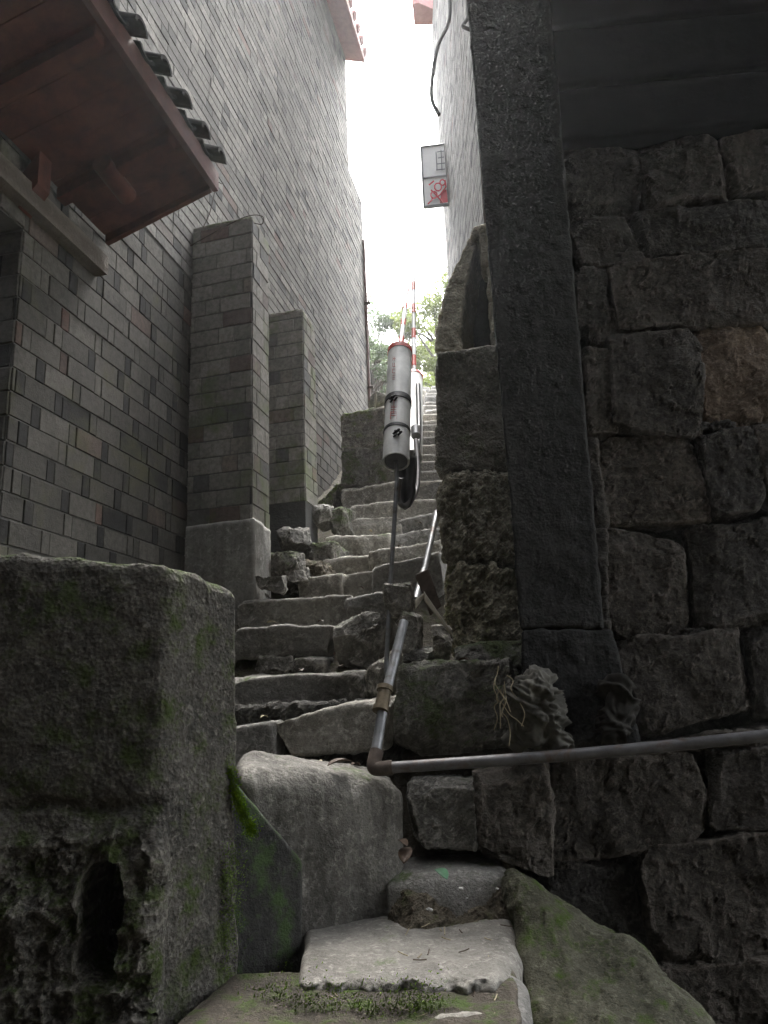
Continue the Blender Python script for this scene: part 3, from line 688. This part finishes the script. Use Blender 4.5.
for a,b in (((415,604),(424,595)),((424,595),(452,634))):
    p=P(*a,4.02);q_=P(*b,4.05); C=[p+A3(0,0,.025),q_+A3(0,0,.012),q_-A3(0,0,.012),p-A3(0,0,.03)]; C+=[c+A3(0,.02,0) for c in C]
    block('lath_arm',C,M['wood'],sw,res=.01,r=.004,amp=.004,seed=250)
# ------------------------------------------------------------------ dark column, stone wall
CLM=thing('concrete_column',P(560,735,3.75),'dark square concrete column rising past the top of the picture','column')
Yc=3.82
a0=P(472,60,Yc); a1=P(556,60,Yc); b0=P(521,628,Yc); b1=P(604,628,Yc)
dz=P(600,-45,3.98)[2]-.17
def ext(p,q,z): t=(z-p[2])/(q[2]-p[2]); return p+(q-p)*t
C=[ext(b0,a0,dz),ext(b1,a1,dz),b1,b0]; C+=[c+A3(.07,.34,0) for c in C]
block('shaft',C,M['column'],CLM,flat=True,fac=.003,facf=14,res=.012,r=.018,amp=.005,freq=22,seed=260,ridge=.2,warp=.01,maxn=400)
C=[P(521,629,Yc-.012),P(612,629,Yc-.012),P(642,745,Yc-.05),P(526,750,Yc-.05)]; C+=[c+A3(.07,.36,0) for c in C]
block('footing',C,M['column'],CLM,flat=True,res=.012,r=.02,amp=.02,freq=12,seed=261)
SW=thing('stone_wall',P(700,1000,3.9),'dark dry stone wall of large rough blocks filling the right side','wall')
Yw=3.98; WR=A3(-.10,-1,0); WRo=P(600,600,Yw)
def onr(px,py,off=0): return PW(px,py,WRo+WR*off,WR)
WS=[[(610,340),(695,331),(700,430),(619,426)],[(698,327),(772,322),(772,419),(713,422)],[(584,349),(607,349),(617,426),(590,428)],[(594,312),(626,310),(640,334),(596,342)],
[(600,437),(690,433),(710,516),(608,528)],[(702,433),(752,428),(765,502),(718,514)],[(757,425),(820,420),(820,498),(770,500)],
[(603,532),(680,540),(690,628),(610,634)],[(694,529),(800,512),(800,616),(704,626)],[(618,646),(742,628),(752,708),(648,738)],[(748,624),(820,612),(820,712),(762,718)],
[(606,264),(800,247),(800,318),(620,325)],[(572,222),(626,219),(640,257),(586,263)],[(632,216),(800,198),(800,241),(648,252)],[(566,152),(640,143),(640,206),(572,217)],
[(645,140),(720,136),(728,192),(650,200)],[(724,134),(820,122),(820,185),(732,190)],[(577,268),(602,268),(608,322),(580,325)],
[(552,762),(705,752),(712,838),(550,862)],[(714,748),(820,742),(820,822),(718,832)],[(640,850),(800,832),(800,955),(656,965)],[(550,868),(634,864),(650,962),(565,935)],
[(662,970),(820,955),(820,1050),(680,1050)],[(580,440),(598,438),(604,528),(585,528)],[(590,532),(600,532),(606,636),(592,636)],[(640,742),(820,722),(820,740),(640,752)],
[(560,60),(690,55),(690,134),(565,146)],[(694,52),(830,48),(830,118),(696,130)],[(550,-30),(660,-30),(660,50),(556,54)],[(664,-30),(830,-30),(830,44),(666,48)],[(692,326),(700,426),(696,428),(694,330)],
[(690,436),(702,520),(690,520),(692,500)]][:-2]
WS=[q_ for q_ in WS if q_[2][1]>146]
for k,qd in enumerate(WS):
    cx_=sum(p[0] for p in qd)/4; cy_=sum(p[1] for p in qd)/4
    qd=[(p[0]+math.copysign(3.5,p[0]-cx_),p[1]+math.copysign(3.5,p[1]-cy_)) for p in qd]
    f=[onr(*p,off=random.Random(k).uniform(0,.06)) for p in qd]
    C=f+[p-WR*.35 for p in f]
    m=M['wallbrown'] if k==1 else M['wall']
    block('wall_stone',C,m,SW,res=.0115 if qd[0][1]>130 else .03,r=.016,amp=.018,freq=9,seed=300+k,ridge=.4,warp=.035,fac=.012,facf=9,cuts=15,deep=.2)
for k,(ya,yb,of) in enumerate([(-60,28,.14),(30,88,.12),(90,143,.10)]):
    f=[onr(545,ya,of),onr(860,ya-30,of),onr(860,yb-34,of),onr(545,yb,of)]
    block('shade_beam',f+[p-WR*.5 for p in f],M['timber'],SW,res=.03,r=.03,amp=.012,freq=5,seed=390+k)  # near-black beams stand in for shade, set forward to shade the stones below
f=[onr(540,-80,-.12),onr(860,-80,-.12),onr(860,1100,-.12),onr(540,1100,-.12)]
block('mortar_core',f+[p-WR*.5 for p in f],M['mortar'],SW,res=.04,r=.02,amp=.05,freq=6,seed=350)
# small packing stones in joints
for k,(px,py,w,h) in enumerate([(690,432,26,7),(716,426,40,6),(640,330,20,9),(650,640,30,7),(700,632,30,6),(615,738,26,10),(720,968,40,8),(640,848,22,14),(566,864,30,12),(652,955,26,14),(596,430,22,8),(760,828,40,8)]):
    f=[onr(px-w/2,py-h/2,.0),onr(px+w/2,py-h/2-2,.0),onr(px+w/2,py+h/2,.0),onr(px-w/2,py+h/2,.0)]
    block('packing_stone',f+[p-WR*.2 for p in f],M['wall'],SW,res=.008,r=.012,amp=.015,freq=14,seed=370+k,fac=.02,facf=14)
# upper storey to the right, added out of view to shade the wall
cz=P(600,-45,3.98)[2]
OH=thing('shade_storey',(3.5,2.5,cz),'black upper storey added out of view to shade the dark stone wall','building')
def wbox(name,x0,x1,y0,y1,z0,z1,mat,parent,**k):
    C=[A3(x0,y0,z1),A3(x1,y0,z1),A3(x1,y0,z0),A3(x0,y0,z0),A3(x0,y1,z1),A3(x1,y1,z1),A3(x1,y1,z0),A3(x0,y1,z0)]
    kk=dict(res=.5,r=.004,amp=0); kk.update(k); return block(name,C,mat,parent,**kk)
ox=a0[0]+.25
for k in range(11):
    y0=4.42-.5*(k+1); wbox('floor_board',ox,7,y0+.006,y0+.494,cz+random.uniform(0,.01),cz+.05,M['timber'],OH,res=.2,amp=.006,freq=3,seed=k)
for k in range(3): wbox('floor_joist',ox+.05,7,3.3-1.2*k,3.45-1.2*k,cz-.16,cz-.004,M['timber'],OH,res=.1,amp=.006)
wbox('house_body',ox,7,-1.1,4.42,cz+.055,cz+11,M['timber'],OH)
# ------------------------------------------------------------------ far right brick building
ra=P(484,150,6.6); rbp=P(434,60,11.5)
U=A3(rbp[0]-ra[0],rbp[1]-ra[1],0); L_=np.linalg.norm(U); U/=L_; Nn=A3(-U[1],U[0],0)
RB=thing('brick_house',(ra[0]+.5,9,3),'sunlit pale brick house up the alley on the right','building')
def rp(s,o,z): q_=A3(ra[0],ra[1],0)+U*s+Nn*o; return A3(q_[0],q_[1],z)
C=[rp(0,0,13),rp(L_,0,13),rp(L_,0,3.2),rp(0,0,3.2)]; C+=[c-Nn*3 for c in C]
block('core',C,M['joint'],RB,res=1,r=.004,amp=0)
brick_face('brickwork',(rp(0,0,0),U,L_,3.2,13,Nn),M['brickup'],RB,seed=51,style='run',dark=.1,course=.098)
C=[rp(-.02,.03,13),rp(.06,.03,13),rp(.06,.03,3.2),rp(-.02,.03,3.2)]; C+=[c-Nn*.2 for c in C]
tag(block('corner_board',C,M['white'],RB,res=.3,r=.01,amp=0),'white corner strip')
e=P(412,18,11.3); 
C=[P(408,-20,11.2),P(422,-20,11.2),P(420,19,11.2),P(409,16,11.2)]; C+=[c+A3(.7,.7,0) for c in C]
ez=P(415,4,11.0)
tag(block('eave_end',[ez+A3(-.06,0,.9),ez+A3(.07,0,.9),ez+A3(.07,0,.02),ez+A3(-.05,0,.0),ez+A3(.0,.5,.9),ez+A3(1.0,.5,.9),ez+A3(1.0,.5,.05),ez+A3(.0,.5,.05)],M['pink'],RB,res=.1,r=.01,amp=0),'pale red eave end')
# sign
SG=thing('hanging_sign',P(434,205,10.6),'white and red signboard jutting out from the pale brick house','sign')
Ys=10.6; s=lambda px,py,dy=0:P(px,py,Ys+dy)
def panel(name,q,mat,dy,th=.03): f=[s(*p,dy) for p in q]; return block(name,f+[p+A3(0,th,0) for p in f],mat,SG,res=.2,r=.004,amp=0)
panel('upper_panel',[(421.5,148),(444,145),(446,175),(422.5,178)],M['signwhite'],0)
panel('lower_panel',[(422.5,179),(446,176),(448,204),(424,207)],M['signwhite'],0)
for a,b in (((421,147),(445,144)),((422,178.5),(447,175.5)),((424,207.5),(449,204.5)),((421,147),(424,207.5)),((445,144),(449,204.5))):
    tube('frame_bar',[s(*a,-.01),s(*b,-.01)],.018 if a[1]<200 else .03,M['signgrey'],SG,seg=6)
for st in ([(437,152),(444,151)],[(438,158),(444,157)],[(437,164),(445,163)],[(441,150),(442,170)],[(436,170),(445,169)],[(436,152),(437,170)]):
    tube('grey_stroke',[s(*p,-.03) for p in st],.008,M['signgrey'],SG,seg=5)
panel('red_patch',[(441,192),(446.5,189),(448,202),(440,203)],M['signred'],-.012,.01)
circ=lambda x,y,r:[(x+r*math.cos(a*.7),y+r*1.1*math.sin(a*.7)) for a in range(10)]
for st in (circ(438,187,3.6),circ(442.5,182.5,2.6),circ(434,195,3.2),[(428,204),(433,199),(440,195),(446,187)],[(431,190),(438,197),(443,203)],[(429,185),(434,181)],[(445,180),(446,187)]):
    tube('red_stroke',[s(*p,-.035) for p in st],.012,M['signred'],SG,seg=5)
tag(tube('hanging_cable',spline([P(449,-15,8.2),P(449,20,8.2),P(437,49,8.2),P(431.5,94,8.2),P(439,115,8.2)]),.026,M['cable'],seg=8),'thick dark cable hanging down in front of the pale brick house','cable')
tag(tube('hanging_cable',spline([P(466,-15,6.3),P(468,15,6.3),P(463,26,6.3),P(472,30,6.3)]),.022,M['cable'],seg=8),'short black cable loop beside the top of the dark column','cable')
tag(tube('hanging_cable',spline([P(430,120,10.5),P(431,130,10.5),P(429,138,10.5),P(432,142,10.5)]),.012,M['cable'],seg=6),'thin crooked cable end just above the signboard','cable')
# timber jamb strip between house and column
tag(wbox('timber_post',0,0,0,0,0,0,M['timber'],None) if False else block('timber_post',qhex([(476,105),(486,105),(491,225),(484,225)],5.2,.1),M['rust'],res=.03,r=.005,amp=.004),'weathered narrow post between the pale house and the dark column','post')
# ------------------------------------------------------------------ pipes and guy rods
PP=thing('leaning_pipe',P(372,770,3.72),'grey steel pipe with an elbow, leaning up from the ground and crossing to the right','pipe')
el=P(373,769,3.62); up1=P(385,697,3.78); up2=P(404,622,4.02); rt=P(790,733,3.42)
def lerp(a,b,t): return a+(b-a)*t
tube('upper_pipe',[lerp(el,up1,.12),lerp(el,up1,.85),up1,up2],.025,M['steel'],PP,seg=20)
d1=(up2-el)/np.linalg.norm(up2-el)
cpl=P(383,699,3.77)
tube('coupling',[cpl-d1*.055,cpl+d1*.055],.034,M['brass'],PP,seg=20)
for sg in (-1,1): tube('coupling_collar',[cpl+d1*(sg*.055-.012),cpl+d1*(sg*.055+.012)],.04,M['brass'],PP,seg=20)
dr=(rt-el)/np.linalg.norm(rt-el)
tube('elbow',spline([el+d1*.09,el+d1*.02,el+dr*.02,el+dr*.09],5),.033,M['rust'],PP,seg=20)
tube('long_pipe',[lerp(el+dr*.05,rt,i/12)-A3(0,0,.012*math.sin(math.pi*i/12)) for i in range(13)],.026,M['steeldk'],PP,seg=20)
# guy rod and protective sleeves
g0=P(391,722,4.05); g1=P(387,668,4.1)
tb=P(396,462,4.4); tt=P(400,352,4.85); dt=(tt-tb)/np.linalg.norm(tt-tb)
G1=thing('guy_rod',g0,'bright steel guy rod inside the left white sleeve with two black straps','guy rod')
r0=P(389,655,4.2)
tube('rod',[P(389,720,4.1),P(386.5,662,4.16),P(389.5,600,4.24),P(397,478,4.36),tb],.013,M['steel'],G1,seg=12)
def sleeve(par,a,b,r,mat):
    """open plastic tube with wall thickness"""
    d_=(b-a)/np.linalg.norm(b-a)
    V,Fc=tube_v([a,b],r,64,False); V2,F2=tube_v([a,b],r-.006,64,False); n=len(V)
    Fc=list(Fc)+[tuple(n+q_ for q_ in f)[::-1] for f in F2]
    for s_ in range(64):
        s2=(s_+1)%64; Fc+=[(s_,n+s_,n+s2,s2),(64+s_,64+s2,n+64+s2,n+64+s_)]
    return mesh_obj('sleeve',V+V2,Fc,mat,par,smooth=False)
rad=.083
sleeve(G1,tb,tt,rad,M['pvc'])
tube('red_cap',[tt-dt*.03,tt+dt*.012],rad+.004,M['red'],G1,seg=28)
tube('shade_plug',[lerp(tb,tt,.004),lerp(tb,tt,.1)],rad-.012,M['black'],G1,seg=24)  # black plug added to stand for the shade inside the open tube
for k,f_ in enumerate((.50,.24)):
    c_=lerp(tb,tt,f_); tube('strap',[c_-dt*(.012 if k else .022),c_+dt*(.012 if k else .022)],rad+.004+.003*(1-k),M['black'],G1,seg=28)
def facing(c_,r,ang=0):
    tocam=(EYE-c_); tocam-=dt*np.dot(tocam,dt); tocam/=np.linalg.norm(tocam); sd=np.cross(dt,tocam)
    v=tocam*math.cos(ang)+sd*math.sin(ang); return c_+v*r, v, sd
for f_,an in ((.46,-.35),(.16,.0)):
    c_,v_,_=facing(lerp(tb,tt,f_),rad+.006,an)
    for k in range(4):
        a_=k*1.3; o_=c_+A3(math.cos(a_)*.016,0,math.sin(a_)*.016)
        tube('strap_knot',spline([o_,o_+v_*.02+A3(.01,0,-.012),o_+A3(-.012,-.004,-.02)],4),.007,M['black'],G1,seg=6)
# red lettering running down the sleeve (stroke marks)
rl=random.Random(3)
for k,f_ in enumerate((.41,.36,.31,.345,.66,.72,.78,.84)):
    sz=.027 if k<4 else .016
    if k==3: continue
    c_,v_,sd=facing(lerp(tb,tt,f_),rad+.0015,-.32 if k<4 else -.42)
    strokes=[((-1,1),(1,1)),((-1,0),(1,0)),((-1,-1),(1,-1)),((0,1),(0,-1)),((-1,1),(-1,-1)),((1,1),(1,-1))] 
    rl.shuffle(strokes)
    for (p,q_) in strokes[:4 if k<4 else 3]:
        a_=c_+sd*p[0]*sz*.7+dt*p[1]*sz*1.2; b_=c_+sd*q_[0]*sz*.7+dt*q_[1]*sz*1.2
        tube('letter_stroke',[a_,b_],.0028 if k<4 else .002,M['redink'],G1,seg=5)
G2=thing('guy_rod',P(437,505,5.4),'second guy rod inside the right white sleeve behind the first','guy rod')
tb2=P(411,500,5.0); tt2=P(414,378,6.3); dt2=(tt2-tb2)/np.linalg.norm(tt2-tb2)
tb2=lerp(tb2,tt2,.28)
sleeve(G2,tb2,tt2,.078,M['pvc']); tube('red_cap',[tt2-dt2*.03,tt2+dt2*.012],.083,M['red'],G2,seg=28)
tube('rod',[P(424,572,4.7),P(437,512,5.2)],.02,M['steel'],G2,seg=12)
tube('rod_stub',[P(416,600,4.4),P(424,570,4.7)],.022,M['steel'],G2,seg=12)
tube('inner_rod',spline([P(418,385,6.0),P(419,430,5.5),P(416,455,5.1)]),.02,M['black'],G2,seg=10)
tube('clamp',[P(416,436,5.15),P(415.5,428,5.2)],.035,M['steel'],G2,seg=14)
tube('thimble_bar',spline([P(416,440,5.1),P(418,470,4.9),P(416,492,4.75),P(405,506,4.6),P(398,498,4.5),P(400,478,4.45)],8),.017,M['steeldk'],G2,seg=10)
# dark bent sheet hanging below the sleeves: shallow scoop
V=[];Fc=[];n=18;m_=12
for i in range(n+1):
    t=i/n; yy=456+t*54
    wd=(10.5*math.sin(math.pi*min(1,.35+.65*t*.9))**.7 if t<.6 else 10.5*math.sqrt(max(0,1-((t-.6)/.4)**2))*.98)
    cx=407-2*t
    for j in range(m_+1):
        s_=j/m_*2-1; px=cx+s_*max(wd,.3); V.append(P(px,yy,4.62-.10*(1-s_*s_)*-1+.0))
for i in range(n):
    for j in range(m_): a_=i*(m_+1)+j; Fc.append((a_,a_+1,a_+m_+2,a_+m_+1))
o=mesh_obj('bent_scoop',V,Fc,M['shell'],G2); sm=o.modifiers.new('th','SOLIDIFY'); sm.thickness=.012
# striped guy wires
def striped(a,b,r,label,lo):
    t=thing('guy_wire',a,label,'guy wire','guy wires rising above the sleeves')
    L_=np.linalg.norm(b-a); 
    tube('wire',[lo,a,b,b+(b-a)*.9],.006,M['steel'],t,seg=6)
    tube('white_sleeve',[a,b],r,M['white'],t,seg=12)
    for k in range(4):
        f0=(.06+.245*k+.08); c_=lerp(a,b,f0); d_=(b-a)/L_
        tube('red_band',[c_-d_*L_*.045,c_+d_*L_*.045],r+.002,M['red'],t,seg=12)
striped(tt+dt*.0,P(407.5,286,6.0),.018,'left red and white striped guy wire rising from the front sleeve',tt-dt*.2)
striped(tt2,P(413.5,276,7.4),.019,'right red and white striped guy wire rising from the rear sleeve',tt2-dt2*.2)
# ------------------------------------------------------------------ cloth sacks
def sack(quad,Y,depth,label,mat,seed,amp=.05):
    def ex(V,N,t):
        p=V*A3(1,1,1); w=p+.12*np.stack([fbm(p,5,2,seed+k) for k in range(3)],1)
        rot=w@np.array([[.9,.1,.4],[0,1,0],[-.45,.1,.9]])
        f_=1-np.abs(fbm(rot*A3(1,1,3.2),5,3,seed+20)); f2=1-np.abs(fbm(rot*A3(1,1,2),13,2,seed+30))
        V=V+N*((f_**3-.5)*amp*1.2+(f2**3-.5)*amp*.2)[:,None]; return V
    C=qhex(quad,Y,depth)
    return tag(block('cloth_sack',C,M[mat],res=.006,r=.09,amp=.01,freq=8,seed=seed,warp=.08,extra=ex),label,'sack')
sack([(512,672),(556,668),(566,745),(504,748)],3.6,.2,'crumpled pale grey cloth sack stuffed at the foot of the dark column','cloth',400,.06)
sack([(596,680),(632,676),(640,735),(604,742)],3.66,.15,'dark dirty torn rag against the wall right of the column foot','clothdk',410,.05)
for k in range(7):
    a_=P(488+random.uniform(0,20),672+random.uniform(-6,20),3.58); pts=[a_]
    for j in range(5): pts.append(pts[-1]+A3(random.uniform(-.02,.03),random.uniform(-.02,.01),-random.uniform(.02,.06)))
    tag(tube('dry_vine',spline(pts,4),.0022,M['straw'],seg=5),'thin dry vine strand hanging over the boulder left of the cloth sack','vine','dry vine strands beside the sack')
# ------------------------------------------------------------------ litter
def leaf(c,w,l,ang,mat,label,tilt=.3):
    V=[];Fc=[];n=8
    for i in range(n+1):
        t=i/n; wd=w*math.sin(math.pi*t**.8)**.8 if 0<t<1 else .0005
        for s_ in (-1,0,1):
            x=s_*wd; y=(t-.5)*l; z=abs(s_)*wd*.35+.01*math.sin(t*3)+y*tilt*.3
            V.append(c+A3(x*math.cos(ang)-y*math.sin(ang),x*math.sin(ang)+y*math.cos(ang),z+.006))
    for i in range(n):
        for j in range(2): a_=i*3+j; Fc.append((a_,a_+1,a_+4,a_+3))
    o=mesh_obj('fallen_leaf',V,Fc,mat); sm=o.modifiers.new('t','SOLIDIFY'); sm.thickness=.001
    return tag(o,label,'leaf')
leaf(P(441,876,3.52),.028,.085,.6,M['leafg'],'bluish green fallen leaf on the second pale step',1.)
leaf(P(406,862,3.46)+A3(0,0,.02),.03,.10,-.2,M['leafb'],'curled brown dead leaf against the plastered block',1.5)
leaf(P(403,850,3.48)+A3(0,0,.02),.02,.06,.7,M['leafb'],'small dark brown leaf above the curled one',1.)
leaf(P(340,772,3.6)+A3(0,0,.03),.035,.12,-1.2,M['leafb'],'reddish brown dead leaf on the landing left of the pipe elbow',.3)
rs=random.Random(9)
GL='straw bits on the lower steps'
for k in range(34):
    if k<20: c=PZ(rs.uniform(330,510),rs.uniform(982,1020),.108); 
    else: c=PZ(rs.uniform(400,515),rs.uniform(925,962),.146)
    an=rs.uniform(0,math.pi); l=rs.uniform(.01,.035); d_=A3(math.cos(an),math.sin(an),rs.uniform(-.05,.2))*l
    tag(tube('straw_bit',[c-d_,c,c+d_+A3(0,0,.003)],.0022,M['straw' if k%3 else 'leafb'],seg=5),'tiny dry straw bit scattered on the lower steps','straw',GL)
PB='pebbles on the lower steps and landing'
def pebble(c,r,sd,mat):
    p,Q=boxgrid(6,6,6); V=p/np.linalg.norm(p,axis=1)[:,None]; V=V*(1+.35*fbm(V,1.6,3,sd))[:,None]*A3(1,.8,.6)*r+c
    return tag(mesh_obj('pebble',V,Q[:,::-1] if False else Q,mat,smooth=False),'small grey pebble among many on the earth treads and landing','pebble',PB)
for k in range(60):
    t=k%3
    if t==2 and k%4: continue
    if t==0: c=PZ(rs.uniform(230,510),rs.uniform(982,1020),.10)
    elif t==1:
        c=P(rs.uniform(300,400),rs.uniform(764,780),3.95); 
    else: c=P(rs.uniform(402,515),rs.uniform(884,912),3.38)-A3(0,.03,0)
    pebble(c,rs.uniform(.004,.013),k,M['rock'] if k%2 else M['cement'])
moss('moss',[PZ(270,1004,.10),PZ(330,1014,.10),PZ(400,1016,.10),PZ(430,1012,.10)],4200,.04,'low green moss growing on the earth tread at the bottom edge',ln=.012)
for k,(px,py,Yv) in enumerate([(318,768,3.72),(355,771,3.74),(386,776,3.6),(262,722,3.97),(300,674,4.4),(340,670,4.42),(270,625,4.8),(320,624,4.82),(360,590,5.1),(310,572,5.56),(400,548,5.9),(420,524,6.35),(370,532,6.35),(465,664,3.9)]):
    o=leaf(P(px,py,Yv)+A3(0,.06,.012),rs.uniform(.012,.02),rs.uniform(.04,.065),rs.uniform(0,6),M['leafb' if k%3 else 'straw'],'small dry leaf lying on a stair slab or the landing',rs.uniform(-.4,.6)); o['group']='dry leaves on the staircase'
# ------------------------------------------------------------------ trees
def tree(c,h,cr,mat,label,seed,nl=14000,ls=.17):
    r=random.Random(seed); t=thing('tree',c,label,'tree','trees beyond the top of the steps')
    top_=c+A3(r.uniform(-.3,.3),0,h*.75); mid_=lerp(c,top_,.5)+A3(r.uniform(-.2,.2),.1,0)
    V,Fc=tube_v(spline([c-A3(0,0,.5),mid_,top_],5),[.16-.012*i for i in range(11)],9)
    ctrs=[]
    for k in range(26):
        an=r.uniform(0,2*math.pi); el_=r.uniform(-.5,1); rr=cr*r.uniform(.45,1)
        q_=c+A3(math.cos(an)*rr,math.sin(an)*rr,h*.62+el_*h*.33); ctrs.append((q_,cr*r.uniform(.22,.44)))
        st_=lerp(c,top_,r.uniform(.4,.95)); v,f=tube_v(spline([st_,lerp(st_,q_,.5)+A3(0,0,.15),q_],3),[.05,.045,.04,.03,.025,.018,.01],6)
        b=len(V); V+=v; Fc+=[tuple(b+x for x in w) for w in f]
    mesh_obj('trunk',V,Fc,M['bark'],t)
    V=[];Fc=[]
    for k in range(nl):
        q_,rr=r.choice(ctrs); d_=np.array([r.gauss(0,1) for _ in range(3)]); d_/=np.linalg.norm(d_); p=q_+d_*rr*r.random()**.45*A3(1,1,.7)
        a_=np.array([r.uniform(-1,1) for _ in range(3)]); a_/=np.linalg.norm(a_); b_=np.cross(a_,A3(r.random(),r.random(),r.random()+.1)); b_/=np.linalg.norm(b_); s_=ls*r.uniform(.5,1.1)
        i0=len(V); V+=[p-a_*s_*.5,p+b_*s_*.22,p+a_*s_*.5,p-b_*s_*.22]; Fc.append((i0,i0+1,i0+2,i0+3))
    mesh_obj('crown',V,np.array(Fc),mat,t,smooth=False)
tree(A3(2.1,22,7.6),6.3,1.7,M['leafA'],'yellow green leafy tree at the top of the steps, right of the guy wires',1)
tree(A3(-.3,24,7.6),6.6,1.5,M['leafB'],'grey green looser tree at the top of the steps, left of the guy wires',2,nl=10000,ls=.15)
tree(A3(.9,29,8),6.5,2.4,M['leafA'],'pale tree farthest back behind the guy wires',3,nl=12000,ls=.18)
tree(A3(-.1,17.5,7.4),2.2,.9,M['leafB'],'low bushy tree just above the mossy retaining stones',4,nl=7000,ls=.10)
tree(A3(1.9,18,7.4),1.6,.9,M['leafA'],'low pale green bush at the head of the staircase',5,nl=7000,ls=.10)
# ------------------------------------------------------------------ unseen blocker behind the camera, added to shade the foreground
BH=thing('rear_blocker',(0,-2.5,-.5),'unseen wall added behind the camera to block sky light','building')
wbox('blocker_wall',-8,9,-3.2,-1.6,-.6,14,M['timber'],BH)
# ------------------------------------------------------------------ camera, light, world
cam=bpy.data.cameras.new('camera'); co=bpy.data.objects.new('camera',cam); COL.objects.link(co); scene.camera=co
cam.sensor_fit='VERTICAL'; cam.sensor_height=36; cam.lens=36*F/1024; cam.clip_start=.05; cam.clip_end=2000
from mathutils import Matrix
Rv=np.array((1,0,0.)); Uv=np.array((0,-math.sin(PT),math.cos(PT))); c,s_=math.cos(RL),math.sin(RL)
cr_=c*Rv-s_*Uv; cu=s_*Rv+c*Uv; cb_=np.cross(cr_,cu)
mm=Matrix.Identity(4)
for i in range(3): mm[i][0]=cr_[i]; mm[i][1]=cu[i]; mm[i][2]=cb_[i]; mm[i][3]=EYE[i]
co.matrix_world=mm
EL,AZ=60,12        # sun elevation, degrees east of +Y
sd=bpy.data.lights.new('sun','SUN'); sd.energy=1.5; sd.angle=R(25); sd.color=(1,.97,.93)
so=bpy.data.objects.new('sun',sd); COL.objects.link(so); so.rotation_euler=(R(EL-90),0,R(-AZ)); so.location=(0,0,20)
w=bpy.data.worlds.new('World'); scene.world=w; w.use_nodes=True; nt=w.node_tree; nt.nodes.clear()
o=nt.nodes.new('ShaderNodeOutputWorld'); bg=nt.nodes.new('ShaderNodeBackground'); sk=nt.nodes.new('ShaderNodeTexSky')
sk.sky_type='NISHITA'; sk.sun_disc=False; sk.sun_elevation=R(EL); sk.sun_rotation=R(AZ); sk.dust_density=4; sk.air_density=1.2
hs=nt.nodes.new('ShaderNodeHueSaturation'); hs.inputs['Saturation'].default_value=.22
nt.links.new(sk.outputs[0],hs.inputs['Color']); nt.links.new(hs.outputs[0],bg.inputs[0]); nt.links.new(bg.outputs[0],o.inputs[0]); bg.inputs[1].default_value=.15
vs=scene.view_settings; vs.view_transform='Standard'; vs.look='None'; vs.gamma=1; vs.use_curve_mapping=False; vs.exposure=3.4
scene.render.engine='CYCLES'
scene.cycles.max_bounces=8; scene.cycles.diffuse_bounces=5
# ------------------------------------------------------------------ thin haze added to imitate sky glare
HZ=newmat('glare_haze')[0]; hn=HZ.node_tree; hn.nodes.clear()
ho=hn.nodes.new('ShaderNodeOutputMaterial'); hv_=hn.nodes.new('ShaderNodeVolumePrincipled'); hv_.inputs['Color'].default_value=(.93,.95,.96,1); hv_.inputs['Density'].default_value=.0013; hv_.inputs['Anisotropy'].default_value=.7
hn.links.new(hv_.outputs[0],ho.inputs['Volume'])
zt2=20.
Vh=[(x,y,z) for z in (-2.,zt2) for (x,y) in ((-151,-101),(151,-101),(151,201),(-151,201))]
tag(mesh_obj('haze',Vh,[(3,2,1,0),(4,5,6,7),(0,1,5,4),(1,2,6,5),(2,3,7,6),(3,0,4,7)],HZ,smooth=False,base=A3(0,0,-2)),'thin haze volume added to imitate the glare of the sky',None,None,'stuff')
scene.cycles.volume_bounces=1
